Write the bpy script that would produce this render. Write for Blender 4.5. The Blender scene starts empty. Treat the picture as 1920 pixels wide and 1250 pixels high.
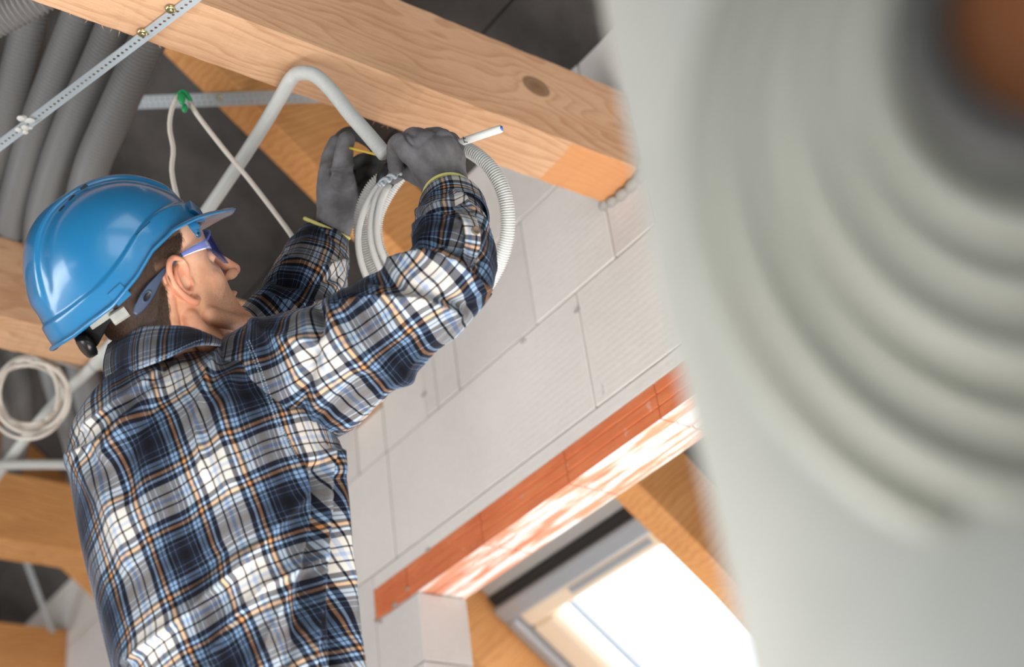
import bpy, bmesh, math, random
import numpy as np
from mathutils import Vector, noise
random.seed(7); np.random.seed(7)
C = bpy.context.scene.collection
SC = bpy.context.scene

# ------------------------------------------------------------------ camera
CZ = 0.5                                    # lens height above the floor
ROT = np.array([[0.8084545, -0.57592935, -0.12127121],      # image right
                [0.22543238, 0.49334741, -0.84011224],      # image down
                [0.54367413, 0.65185406, 0.52868205]])      # view direction
FPX = 2753.19
cam = bpy.data.cameras.new('camera'); camo = bpy.data.objects.new('camera', cam); C.objects.link(camo)
from mathutils import Matrix
r_, d_, f_ = ROT
camo.matrix_world = Matrix(((r_[0], -d_[0], -f_[0], 0), (r_[1], -d_[1], -f_[1], 0), (r_[2], -d_[2], -f_[2], CZ), (0, 0, 0, 1)))
cam.sensor_width = 36; cam.lens = FPX * 36 / 1920; cam.clip_start = 0.02
cam.dof.use_dof = True; cam.dof.focus_distance = 2.12; cam.dof.aperture_fstop = 2.5
SC.camera = camo

# ------------------------------------------------------------------ light and exposure
SC.view_settings.view_transform = 'Standard'; SC.view_settings.look = 'None'
SC.view_settings.gamma = 1; SC.view_settings.use_curve_mapping = False
SC.view_settings.exposure = 0.0
SC.cycles.use_denoising = True
SC.cycles.max_bounces = 8; SC.cycles.diffuse_bounces = 5; SC.cycles.transparent_max_bounces = 12
SC.cycles.sample_clamp_indirect = 6
w = bpy.data.worlds.new('sky'); SC.world = w; w.use_nodes = True
bg = w.node_tree.nodes['Background']; bg.inputs[0].default_value = (0.86, 0.93, 1.0, 1); bg.inputs[1].default_value = 3.2

def area(name, loc, target, size, power, color):
    l = bpy.data.lights.new(name, 'AREA'); l.shape = 'RECTANGLE'; l.size, l.size_y = size
    l.energy = power; l.color = color
    o = bpy.data.objects.new(name, l); C.objects.link(o); o.location = loc
    o.rotation_euler = (Vector(target) - Vector(loc)).to_track_quat('-Z', 'Y').to_euler()
    return o
area('gable_window_light', (-1.2, -2.35, 1.3), (0.7, 1.8, 1.9), (2.6, 1.9), 5, (1.0, 0.97, 0.93))
area('left_window_light', (-3.4, 2.7, 0.7), (0.9, 2.4, 2.0), (4.2, 1.1), 135, (0.93, 0.97, 1.0))
area('terrace_door_light', (1.0, -2.35, 1.1), (1.2, 2.0, 2.0), (1.1, 2.0), 5, (1.0, 0.97, 0.93))
area('soffit_fill_light', (0.75, 0.85, 0.12), (0.85, 1.05, 2.0), (1.6, 1.2), 66, (1.0, 0.97, 0.95))  # added fill lamp just above the floor, brightens beam soffits from below
area('side_room_window_light', (3.6, 2.2, 0.55), (1.6, 1.9, 1.9), (2.8, 0.9), 62, (0.97, 0.98, 1.0))

# ------------------------------------------------------------------ geometry helpers
def uray(px, py):
    return ROT.T @ np.array([(px - 960) / FPX, (py - 625) / FPX, 1.0])
def P(px, py, d):                            # a point at a distance d along the view
    v = uray(px, py) * d; v[2] += CZ; return v
def atZ(px, py, z):                          # z relative to lens
    v = uray(px, py); v = v * (z / v[2]); v[2] += CZ; return v
def atSlope(px, py, c, t=0.8):
    v = uray(px, py); v = v * (c / (v[2] + t * v[0])); v[2] += CZ; return v
def proj(p):
    q = np.asarray(p, float).copy(); q = q - np.array([0, 0, CZ]); c = q @ ROT.T
    return c[..., 0] / c[..., 2] * FPX + 960, c[..., 1] / c[..., 2] * FPX + 625, c[..., 2]

def mesh_obj(name, verts, faces, mat, parent=None, uvs=None, smooth=True, mats=None, fmat=None, loc=None):
    verts = np.asarray(verts, float)
    if loc is not None: verts = verts - np.asarray(loc)
    me = bpy.data.meshes.new(name)
    me.from_pydata(verts.tolist(), [], faces)
    if uvs is not None:
        uvl = me.uv_layers.new(name='UVMap')
        li = np.zeros(len(me.loops), int); me.loops.foreach_get('vertex_index', li)
        uvl.data.foreach_set('uv', np.asarray(uvs, np.float32)[li].ravel()) if not isinstance(uvs, dict) else uvl.data.foreach_set('uv', np.asarray(uvs['loop'], np.float32).ravel())
    for m in (mats or [mat]): me.materials.append(m)
    if fmat is not None: me.polygons.foreach_set('material_index', fmat)
    me.polygons.foreach_set('use_smooth', [smooth] * len(me.polygons))
    me.update()
    o = bpy.data.objects.new(name, me); C.objects.link(o)
    if loc is not None: o.location = loc
    if parent:
        o.parent = parent
        if loc is None: o.matrix_parent_inverse = parent.matrix_basis.inverted()
    return o
def tag(o, label=None, cat=None, group=None, kind=None):
    if label: o['label'] = label
    if cat: o['category'] = cat
    if group: o['group'] = group
    if kind: o['kind'] = kind
    return o
def empty(name, loc, **k):
    o = bpy.data.objects.new(name, None); C.objects.link(o); o.location = Vector(loc)
    return tag(o, **k)

BOXF = [(0, 1, 3, 2), (4, 6, 7, 5), (0, 4, 5, 1), (2, 3, 7, 6), (0, 2, 6, 4), (1, 5, 7, 3)]
def bevel_mesh(o, w=0.003, seg=1):
    bm = bmesh.new(); bm.from_mesh(o.data)
    bmesh.ops.bevel(bm, geom=bm.edges[:], offset=w, segments=seg, affect='EDGES', profile=0.6)
    bm.to_mesh(o.data); bm.free()
    return o
def box(name, lo, hi, mat, parent=None, bev=0.0, smooth=False):
    lo = np.array(lo, float); hi = np.array(hi, float); c = (lo + hi) / 2
    v = [((hi if i & 4 else lo)[0], (hi if i & 2 else lo)[1], (hi if i & 1 else lo)[2]) for i in range(8)]
    o = mesh_obj(name, v, BOXF, mat, parent, smooth=smooth, loc=None if parent else c)
    fix_normals(o)
    if bev: bevel_mesh(o, bev)
    return o
def fix_normals(o):
    bm = bmesh.new(); bm.from_mesh(o.data); bmesh.ops.recalc_face_normals(bm, faces=bm.faces[:]); bm.to_mesh(o.data); bm.free()
def oriented_box(name, p0, p1, width_dir, wd, th, mat, parent=None, bev=0.0):
    # bar from p0 to p1, width wd along width_dir, thickness th
    p0 = np.array(p0, float); p1 = np.array(p1, float); a = p1 - p0; L = np.linalg.norm(a); a /= L
    wv = np.array(width_dir, float); wv -= a * (wv @ a); wv /= np.linalg.norm(wv); t = np.cross(a, wv)
    v = [p0 + a * (L if i & 4 else 0) + wv * (wd / 2 if i & 2 else -wd / 2) + t * (th / 2 if i & 1 else -th / 2) for i in range(8)]
    o = mesh_obj(name, v, BOXF, mat, parent, smooth=False); fix_normals(o)
    if bev: bevel_mesh(o, bev)
    return o

def spline(pts, n):                          # Catmull-Rom, equal arc length
    pts = np.array(pts, float); k = len(pts)
    if k == 2:
        return pts[0] + (pts[1] - pts[0]) * np.linspace(0, 1, n)[:, None]
    ext = np.vstack([2 * pts[0] - pts[1], pts, 2 * pts[-1] - pts[-2]])
    out = []
    for i in range(k - 1):
        p0, p1, p2, p3 = ext[i:i + 4]
        for t in np.linspace(0, 1, 24, endpoint=False):
            out.append(0.5 * ((2 * p1) + (-p0 + p2) * t + (2 * p0 - 5 * p1 + 4 * p2 - p3) * t * t + (-p0 + 3 * p1 - 3 * p2 + p3) * t ** 3))
    out.append(pts[-1]); out = np.array(out)
    s = np.r_[0, np.cumsum(np.linalg.norm(np.diff(out[:, :3], axis=0), axis=1))]
    si = np.linspace(0, s[-1], n)
    return np.array([np.interp(si, s, out[:, j]) for j in range(out.shape[1])]).T
def length(pts):
    return np.linalg.norm(np.diff(np.array(pts)[:, :3], axis=0), axis=1).sum()
def frames(path, up0=None):
    t = np.gradient(path, axis=0); t /= np.linalg.norm(t, axis=1)[:, None]
    u = np.array([0.3, 0.2, 1.0]) if up0 is None else np.array(up0, float)
    u = u - t[0] * (u @ t[0]); u /= np.linalg.norm(u)
    U = [u]
    for i in range(1, len(path)):
        u = u - t[i] * (u @ t[i]); u /= np.linalg.norm(u); U.append(u)
    U = np.array(U); return t, U, np.cross(t, U)
def grid_faces(n, m, closed=True):
    f = []
    for i in range(n - 1):
        for j in range(m if closed else m - 1):
            k = (j + 1) % m
            f.append((i * m + j, i * m + k, (i + 1) * m + k, (i + 1) * m + j))
    return f
def tube_geo(pts, rad, n, m=12, caps=True, up0=None):
    path = spline(pts, n) if len(pts) != n else np.array(pts, float)
    t, U, V = frames(path, up0)
    rad = np.broadcast_to(np.asarray(rad, float), (n,))
    a = np.linspace(0, 2 * np.pi, m, endpoint=False)
    v = path[:, None, :] + rad[:, None, None] * (np.cos(a)[None, :, None] * U[:, None, :] + np.sin(a)[None, :, None] * V[:, None, :])
    f = grid_faces(n, m)
    if caps: f += [tuple(range(m - 1, -1, -1)), tuple(range((n - 1) * m, n * m))]
    return v.reshape(-1, 3), f
def tube(name, pts, r, mat, parent=None, m=12, step=0.012, caps=True):
    L = length(pts); n = max(4, int(L / step))
    v, f = tube_geo(pts, r, n, m, caps)
    return mesh_obj(name, v, f, mat, parent, loc=None if parent else v[0])
def ribbed(name, pts, r, mat, parent=None, pitch=0.0036, depth=0.0012, m=18, hollow=False):
    L = length(spline(pts, 200)); k = int(L / pitch); n = k * 4 + 1
    prof = np.array([0, 1, 1, 0.1])
    rr = r - depth * (1 - np.tile(prof, k + 1)[:n])
    v, f = tube_geo(pts, rr, n, m, not hollow)
    return mesh_obj(name, v, f, mat, parent, loc=None if parent else v[0])
def join_geo(parts):
    V = []; F = []; o = 0
    for v, f in parts:
        V.append(np.asarray(v)); F += [tuple(i + o for i in q) for q in f]; o += len(v)
    return np.vstack(V), F
def ellipsoid(c, r, ax=None, n=14, m=18):
    ax = np.eye(3) if ax is None else np.asarray(ax)
    th = np.linspace(0.02, np.pi - 0.02, n); ph = np.linspace(0, 2 * np.pi, m, endpoint=False)
    v = np.array([[r[0] * math.sin(t) * math.cos(p), r[1] * math.sin(t) * math.sin(p), r[2] * math.cos(t)] for t in th for p in ph])
    f = grid_faces(n, m) + [tuple(range(m - 1, -1, -1)), tuple(range((n - 1) * m, n * m))]
    return v @ ax + np.asarray(c), f
def chain(pts, rad, m=14):                   # capsule chain along points with radii
    q = spline(np.c_[np.array(pts, float), np.array(rad, float)], max(8, len(pts) * 7))
    v, f = tube_geo(q[:, :3], q[:, 3], len(q), m)
    return [(v, f), ellipsoid(q[0, :3], [q[0, 3]] * 3), ellipsoid(q[-1, :3], [q[-1, 3]] * 3)]
def remesh(parts, voxel, smooth_it=4):
    v, f = join_geo(parts)
    me = bpy.data.meshes.new('tmp'); me.from_pydata(v.tolist(), [], f)
    bm = bmesh.new(); bm.from_mesh(me); bmesh.ops.recalc_face_normals(bm, faces=bm.faces[:]); bm.to_mesh(me); bm.free()
    o = bpy.data.objects.new('tmp', me); C.objects.link(o)
    md = o.modifiers.new('r', 'REMESH'); md.mode = 'VOXEL'; md.voxel_size = voxel
    if smooth_it:
        s = o.modifiers.new('s', 'SMOOTH'); s.iterations = smooth_it; s.factor = 0.6
    dg = bpy.context.evaluated_depsgraph_get(); e = o.evaluated_get(dg)
    m2 = e.to_mesh()
    n = len(m2.vertices); co = np.zeros(n * 3); m2.vertices.foreach_get('co', co)
    fs = [tuple(p.vertices) for p in m2.polygons]
    e.to_mesh_clear(); bpy.data.objects.remove(o); bpy.data.meshes.remove(me)
    return co.reshape(-1, 3), fs
def set_attr(o, name, vals):
    a = o.data.attributes.new(name, 'FLOAT', 'POINT'); a.data.foreach_set('value', np.asarray(vals, np.float32))

# ------------------------------------------------------------------ material helpers
class NT:
    def __init__(s, name):
        s.m = bpy.data.materials.new(name); s.m.use_nodes = True; s.t = s.m.node_tree
        s.b = s.t.nodes['Principled BSDF']; s.out = s.t.nodes['Material Output']
    def n(s, typ, **k):
        x = s.t.nodes.new(typ)
        for a, v in k.items(): setattr(x, a, v)
        return x
    def l(s, a, b): s.t.links.new(a, b)
    def set(s, i, v):
        s.b.inputs[i].default_value = v
        return s
    def tc(s, k='Object'): return s.n('ShaderNodeTexCoord').outputs[k]
    def mapping(s, vec, scale=(1, 1, 1), loc=(0, 0, 0), rot=(0, 0, 0)):
        x = s.n('ShaderNodeMapping'); s.l(vec, x.inputs[0]); x.inputs['Scale'].default_value = scale
        x.inputs['Location'].default_value = loc; x.inputs['Rotation'].default_value = rot; return x.outputs[0]
    def noise(s, vec, scale, detail=4, rough=0.55):
        x = s.n('ShaderNodeTexNoise'); s.l(vec, x.inputs['Vector']); x.inputs['Scale'].default_value = scale
        x.inputs['Detail'].default_value = detail; x.inputs['Roughness'].default_value = rough; return x.outputs[0]
    def ramp(s, fac, stops, interp='LINEAR'):
        x = s.n('ShaderNodeValToRGB'); s.l(fac, x.inputs[0]); cr = x.color_ramp; cr.interpolation = interp
        while len(cr.elements) < len(stops): cr.elements.new(0.5)
        for e, (p, c) in zip(cr.elements, stops):
            e.position = p; e.color = (*c, 1) if len(c) == 3 else c
        return x.outputs[0]
    def math(s, op, a, b=None, c=None):
        x = s.n('ShaderNodeMath', operation=op)
        for i, v in enumerate((a, b, c)):
            if v is None: continue
            if isinstance(v, (int, float)): x.inputs[i].default_value = v
            else: s.l(v, x.inputs[i])
        return x.outputs[0]
    def mix(s, fac, a, b, mode='MIX'):
        x = s.n('ShaderNodeMix', data_type='RGBA', blend_type=mode)
        for i, v in ((0, fac), (6, a), (7, b)):
            if isinstance(v, (int, float)): x.inputs[i].default_value = v
            elif isinstance(v, tuple): x.inputs[i].default_value = (*v, 1)
            else: s.l(v, x.inputs[i])
        return x.outputs[2]
    def bump(s, h, strength=0.3, dist=0.002):
        x = s.n('ShaderNodeBump'); s.l(h, x.inputs['Height']); x.inputs['Strength'].default_value = strength
        x.inputs['Distance'].default_value = dist; s.l(x.outputs[0], s.b.inputs['Normal']); return x
    def color(s, c): s.l(c, s.b.inputs['Base Color'])
def srgb(r, g, b):
    return tuple(((c / 255) / 12.92 if c / 255 <= 0.04045 else ((c / 255 + 0.055) / 1.055) ** 2.4) for c in (r, g, b))
def plain(name, rgb, rough=0.6, metal=0.0, spec=0.5, **k):
    t = NT(name); t.set('Base Color', (*rgb, 1)).set('Roughness', rough).set('Metallic', metal).set('Specular IOR Level', spec)
    for a, v in k.items(): t.b.inputs[a.replace('_', ' ')].default_value = v
    return t.m

def wood(name, light, dark, off=(0, 0, 0), fresh=None, rough_sawn=0.5, axis='X', knots=(), ringf=75, pith=(0.1, -0.14)):
    t = NT(name); o = t.tc()
    if axis == 'S': o = t.mapping(o, rot=(0, math.radians(38.66), 0))
    d = t.n('ShaderNodeSeparateXYZ'); w1 = t.mapping(o, scale=(1, 5, 5), loc=off)
    t.l(t.mapping(o, loc=off), d.inputs[0])
    nz = t.noise(w1, 1.6, 3)
    nz2 = t.noise(t.mapping(o, scale=(0.8, 3, 3), loc=off), 3.0, 2)
    y = t.math('ADD', d.outputs[1], pith[0]); z = t.math('ADD', d.outputs[2], pith[1])
    y = t.math('ADD', y, t.math('MULTIPLY', nz2, 0.14)); z = t.math('ADD', z, t.math('MULTIPLY', nz, 0.10))
    r = t.math('SQRT', t.math('ADD', t.math('MULTIPLY', y, y), t.math('MULTIPLY', z, z)))
    kmask = None
    for (kx, ky, kz, kr) in knots:
        vd = t.n('ShaderNodeVectorMath', operation='DISTANCE')
        t.l(t.mapping(o, scale=(0.7, 1, 1)), vd.inputs[0]); vd.inputs[1].default_value = (kx * 0.7, ky, kz)
        dist = vd.outputs['Value']
        r = t.math('ADD', r, t.math('MULTIPLY', t.math('POWER', 2.718, t.math('MULTIPLY', dist, -1 / (kr * 2.2))), 0.05))
        k = t.ramp(dist, [(0, (1, 1, 1)), (kr * 0.8, (0.8,) * 3), (kr * 0.95, (1,) * 3), (kr * 1.15, (0,) * 3)])
        kmask = k if kmask is None else t.math('MAXIMUM', kmask, k)
    ring = t.math('FRACT', t.math('MULTIPLY', r, ringf))
    ringc = t.ramp(ring, [(0, (0.15,) * 3), (0.55, (0.45,) * 3), (0.85, (1,) * 3), (1, (0.15,) * 3)])
    fib = t.noise(t.mapping(o, scale=(6, 120, 120), loc=off), 4, 5)
    blot = t.noise(t.mapping(o, scale=(1.5, 5, 5), loc=off), 2.2, 4)
    fac = t.math('ADD', t.math('MULTIPLY', ringc, 0.5), t.math('MULTIPLY', t.math('SUBTRACT', fib, 0.5), 1.1))
    fac = t.math('ADD', fac, t.math('MULTIPLY', t.math('SUBTRACT', blot, 0.5), 0.9))
    c = t.ramp(fac, [(0.0, light), (0.9, dark)])
    if kmask is not None: c = t.mix(t.math('MULTIPLY', kmask, 0.85), c, tuple(x * 0.30 for x in dark))
    if fresh:   # unweathered end that was covered by packing
        sx = t.n('ShaderNodeSeparateXYZ'); t.l(t.tc(), sx.inputs[0])
        k = t.math('GREATER_THAN', t.math('ADD', sx.outputs[0], t.math('MULTIPLY', nz, .03)), fresh)
        k = t.math('MULTIPLY', k, t.math('LESS_THAN', sx.outputs[2], -.0935)); c = t.mix(t.math('MULTIPLY', k, .8), c, srgb(206, 142, 88))
    t.color(c); t.set('Roughness', 0.72).set('Specular IOR Level', 0.3)
    saw = t.noise(t.mapping(o, scale=(260, 18, 18), loc=off), 1, 3)
    t.bump(t.math('ADD', fib, t.math('MULTIPLY', saw, rough_sawn)), 0.35, 0.0015)
    return t.m
BEAM_L = srgb(214, 172, 136); BEAM_D = srgb(174, 124, 86)
RAF_L = srgb(224, 164, 104); RAF_D = srgb(180, 112, 58)

def block_mat(name, col, ridges=True):
    t = NT(name); o = t.tc()
    n1 = t.noise(o, 3.0, 5); n2 = t.noise(o, 60, 3)
    c = t.ramp(t.math('ADD', t.math('MULTIPLY', n1, 0.8), t.math('MULTIPLY', n2, 0.25)), [(0.3, tuple(x * 0.86 for x in col)), (0.7, col)])
    pit = t.ramp(t.noise(o, 22, 2), [(0.16, (0.55,) * 3), (0.24, (1,) * 3)])
    t.color(t.mix(1.0, c, pit, 'MULTIPLY')); t.set('Roughness', 0.95).set('Specular IOR Level', 0.15)
    wv = t.n('ShaderNodeTexWave', bands_direction='Z'); t.l(o, wv.inputs[0]); wv.inputs['Scale'].default_value = 22; wv.inputs['Distortion'].default_value = 0.6
    t.bump(t.math('ADD', t.math('MULTIPLY', wv.outputs[1], 0.14 if ridges else 0.0), n2), 0.4, 0.002)
    return t.m
M = {}
M['block'] = block_mat('aerated_concrete', srgb(214, 208, 203))
M['block2'] = block_mat('aerated_concrete_pale', srgb(221, 217, 211))
M['mortar'] = block_mat('mortar', srgb(160, 156, 150), False)
def clay_mat():
    t = NT('clay'); o = t.tc(); n1 = t.noise(o, 9, 5); n2 = t.noise(t.mapping(o, scale=(1, 1, 9)), 12, 3)
    c = t.ramp(t.math('ADD', t.math('MULTIPLY', n1, .5), t.math('MULTIPLY', n2, .5)), [(0.3, srgb(196, 98, 56)), (0.7, srgb(220, 130, 84))])
    sp = t.ramp(t.noise(o, 38, 2), [(0.66, (0,) * 3), (0.74, (1,) * 3)])
    t.color(t.mix(t.math('MULTIPLY', sp, .35), c, srgb(220, 190, 175))); t.set('Roughness', .85); t.bump(n2, .3, .001); return t.m
M['clay'] = clay_mat()
def clay_smear():
    t = NT('clay_with_plaster_smears'); o = t.tc(); n1 = t.noise(t.mapping(o, scale=(24, 2.6, 1)), 2.2, 4, .6)
    c = t.ramp(n1, [(0.42, srgb(226, 150, 116)), (0.5, srgb(236, 200, 182)), (0.56, srgb(243, 238, 233))])
    t.color(c); t.set('Roughness', .8); t.bump(n1, .4, .002); return t.m
M['smear'] = clay_smear()
def panel_mat():
    t = NT('dark_roof_board'); o = t.tc(); n1 = t.noise(o, 2.6, 5, .6); n2 = t.noise(o, 260, 2)
    c = t.ramp(t.math('ADD', n1, t.math('MULTIPLY', t.math('SUBTRACT', n2, .5), .15)), [(0.35, srgb(52, 48, 45)), (0.68, srgb(92, 88, 85))])
    t.color(c); t.set('Roughness', .85).set('Specular IOR Level', .25); t.bump(n2, .2, .001); return t.m
M['panel'] = panel_mat()
def floor_mat():
    t = NT('screed'); o = t.tc(); n1 = t.noise(o, 2, 6)
    t.color(t.ramp(n1, [(0.3, srgb(186, 180, 172)), (0.7, srgb(214, 208, 200))])); t.set('Roughness', .9); return t.m
M['floor'] = floor_mat()
M['beam1'] = wood('spruce_beam', BEAM_L, BEAM_D, fresh=.915, off=(3.1, 0, 0), knots=((0.83, -0.057, 0.015, 0.020),))
M['beam'] = wood('spruce_beam_aged', BEAM_L, BEAM_D, off=(7.7, .3, .1))
M['beam_far'] = wood('spruce_beam_orange', RAF_L, RAF_D, off=(2.2, .1, .4))
M['rafter'] = wood('spruce_rafter', RAF_L, RAF_D, off=(1.3, 0, 0), axis='S', rough_sawn=.2, ringf=60, pith=(.1, -.05))
M['galv'] = plain('galvanised_steel', srgb(188, 198, 204), .5, .35)
M['brass'] = plain('yellow_zinc', srgb(196, 186, 140), .25, 1.0)
M['conduit'] = plain('grey_conduit_plastic', srgb(190, 191, 187), .45)
M['duct'] = plain('grey_duct_plastic', srgb(122, 121, 120), .5)
M['cable'] = plain('white_cable_sheath', srgb(208, 208, 203), .4)
M['cable_dim'] = plain('cream_cable_sheath', srgb(205, 198, 188), .5)
M['black'] = plain('black_rubber', srgb(22, 22, 24), .5)
M['green'] = plain('green_tie', srgb(30, 150, 90), .4)
M['yellow'] = plain('yellow_core', srgb(206, 178, 70), .4)
M['bluecore'] = plain('blue_core', srgb(40, 90, 170), .4)
M['whiteframe'] = plain('white_frame', srgb(240, 238, 232), .4)
M['cream'] = plain('pine_lacquered', srgb(240, 222, 196), .4)
M['greyframe'] = plain('grey_aluminium', srgb(170, 176, 182), .4, .3)
M['darkgap'] = plain('dark_gap', srgb(40, 38, 36), .8)

# ------------------------------------------------------------------ structure
XW = 1.6113; XB = XW + 0.119
CC = 3.32                                    # underside of roof boards: z = CC - .8 x (lens height = 0)
RID = -0.3
Y0, Y1 = -2.5, 6.0
def floor_():
    o = box('floor', (-4.6, Y0, -0.1), (4.0, Y1, 0.0), M['floor']); tag(o, kind='structure')
floor_()
BEAMS = [(1.487, 1.600), (2.430, 2.540), (3.390, 3.500), (4.340, 4.450)]
BZ0, BZ1 = 1.665, 1.857
RAFT = [(2.13, 2.21), (2.955, 3.035), (3.92, 4.00)]

def subtract(rects, cut):
    out = []
    for (y0, y1, z0, z1) in rects:
        a0, a1, b0, b1 = cut
        if a1 <= y0 or a0 >= y1 or b1 <= z0 or b0 >= z1: out.append((y0, y1, z0, z1)); continue
        if a0 > y0: out.append((y0, a0, z0, z1))
        if a1 < y1: out.append((a1, y1, z0, z1))
        m0, m1 = max(y0, a0), min(y1, a1)
        if b0 > z0: out.append((m0, m1, z0, b0))
        if b1 < z1: out.append((m0, m1, b1, z1))
    return [r for r in out if r[1] - r[0] > .012 and r[3] - r[2] > .012]
wall = box('wall_back', (XW + .02, Y0, 0.0), (XB - .02, 1.12, 1.6), M['mortar']); tag(wall, kind='structure')
box('mortar_bed', (XW + .012, 2.38, 0.0), (XB - .012, Y1, 2.3), M['mortar'], wall)
box('mortar_bed', (XW + .012, Y0, 1.765), (XB - .012, 2.38, 2.3), M['mortar'], wall)
OP = (1.15, 2.347)                           # doorway to side room
courses = [(-.5, -.245), (-.245, .01), (.01, .265), (.265, .52), (.52, .775), (.775, 1.03), (1.03, 1.285), (1.285, 1.542), (1.542, 1.80), (1.80, 2.03)]
rnd = random.Random(3)
known = {7: [1.06, 1.728, 2.423, 3.02], 8: [0.62, 1.25, 1.855, 2.255, 2.541, 3.14], 9: [0.9, 1.42, 2.05, 2.66, 3.2]}
for k, (z0, z1) in enumerate(courses):
    js = sorted(known.get(k, [(.31 if k % 2 else 0) + .22 + .62 * i for i in range(6)]))
    while js[0] > Y0: js.insert(0, js[0] - .62)
    while js[-1] < Y1: js.append(js[-1] + .62)
    for a, b in zip(js[:-1], js[1:]):
        rs = [(max(a, Y0), min(b, Y1), z0, z1)]
        rs = [r for r in rs if r[1] > r[0]]
        for cut in [(OP[0], OP[1], -1, 1.18), (0.98, 2.52, 1.178, 1.285)] + [(y0 - .004, y1 + .004, BZ0 - .004, BZ1 + .006) for y0, y1 in BEAMS] + \
                   [(y0, y1, 3.07 - .8 * XB - .004, 2.2) for y0, y1 in RAFT if y0 != 2.955]:
            rs = subtract(rs, cut)
        for (y0, y1, c0, c1) in rs:
            g = .0014; pr = rnd.uniform(-.0012, .0012)
            top = k == 9 and c1 > 2.0
            v = []
            for i in range(8):
                x = XB if i & 4 else XW + pr; y = (y1 - g) if i & 2 else (y0 + g); z = (c1 - g) if i & 1 else (c0 + g)
                if top and i & 1: z = CC - .8 * x - .004
                v.append((x, y, z + CZ))
            o = mesh_obj('block', v, BOXF, M['block' if rnd.random() < .5 else 'block2'], wall, smooth=False); fix_normals(o); bevel_mesh(o, .0016)
# levelling strip above the clay lintel
o = box('levelling_strip', (XW + .0005, 0.98, 1.2515 + CZ), (XB, 2.52, 1.2835 + CZ), M['block2'], wall, bev=.002)
# clay lintel: one U-shaped shell per 27 cm
ly = [2.519, 2.388, 2.110, 1.832, 1.5696, 1.29, 0.985]
for b, a in zip(ly[:-1], ly[1:]):
    z0, z1 = 1.1795 + CZ, 1.2495 + CZ
    a += .0012; b -= .0012
    # grooved front face
    prof = [(XW, z0), (XW, z0 + .022), (XW + .0025, z0 + .0235), (XW + .0025, z0 + .0255), (XW, z0 + .027), (XW, z0 + .046), (XW + .0025, z0 + .0475), (XW + .0025, z0 + .0495), (XW, z0 + .051), (XW, z1), (XB, z1), (XB, z0), (XB - .04, z0), (XB - .042, z0 + .0025), (XB - .046, z0 + .0025), (XB - .048, z0), (XW + .04, z0), (XW + .038, z0 + .0025), (XW + .034, z0 + .0025), (XW + .032, z0)]
    n = len(prof); v = [(x, a, z) for x, z in prof] + [(x, b, z) for x, z in prof]
    f = [(i, (i + 1) % n, n + (i + 1) % n, n + i) for i in range(n)] + [tuple(range(n - 1, -1, -1)), tuple(range(n, 2 * n))]
    fm = [1 if 11 <= i <= 19 else 0 for i in range(n)] + [0, 0]
    o = mesh_obj('lintel_shell', v, f, None, wall, smooth=False, mats=[M['clay'], M['smear']], fmat=fm); fix_normals(o)
    tag(o, label='terracotta clay lintel shell with plaster smears underneath')
# mortar dabs round the near beam end and on the joints
mb = []
for (y, z, r) in [(1.60, 1.662, .012), (1.578, 1.655, .012), (1.55, 1.652, .014), (1.52, 1.652, .016), (1.49, 1.655, .018), (1.475, 1.67, .016)]:
    mb.append(ellipsoid((XW - .003, y, z + CZ), (.012, r * 1.2, r * .8)))
for (y, z) in [(2.52, 1.182), (2.44, 1.185), (2.388, 1.2), (2.30, 1.25), (2.255, 1.60), (1.9, 1.53), (1.73, 1.50), (2.5, 1.17)]:
    mb.append(ellipsoid((XW - .0005, y, z + CZ), (.003, rnd.uniform(.006, .016), rnd.uniform(.003, .007))))
v, f = remesh(mb, .0022, 3); tag(mesh_obj('mortar_dab', v, f, M['mortar'], wall), label='grey mortar smeared round the beam pocket')

# other walls of the attic (out of view): knee walls and gables with window openings
def wall_open(name, axis, pos, th, a0, a1, z1, win):
    # rectangular wall with one opening (a,b,z0,z1)
    wa, wb, wz0, wz1 = win
    def bx(p, q, r, s, par=None, nm='wall_panel'):
        lo = [0, 0, r]; hi = [0, 0, s]; lo[axis], hi[axis] = pos, pos + th; lo[1 - axis], hi[1 - axis] = p, q
        return box(nm, lo, hi, M['block2'], par)
    root = bx(a0, wa, 0, z1, None, name); tag(root, kind='structure')
    bx(wb, a1, 0, z1, root); bx(wa, wb, 0, wz0, root)
    if wz1 < z1: bx(wa, wb, wz1, z1, root)
    return root
wall_open('wall_left', 0, -4.6, .12, Y0, Y1, .75, (-1.0, 3.4, .25, .75))
wall_open('wall_right', 0, 3.9, .12, Y0, Y1, .68, (1.0, 3.9, .1, .62))
g1 = wall_open('wall_front', 1, Y0 - .12, .12, -4.6, 4.0, 2.7, (-1.9, 0.2, .9, 2.1))
g2 = box('wall_far', (-4.6, Y1, 0), (4.0, Y1 + .12, 4.2), M['block2']); tag(g2, kind='structure')

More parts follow.
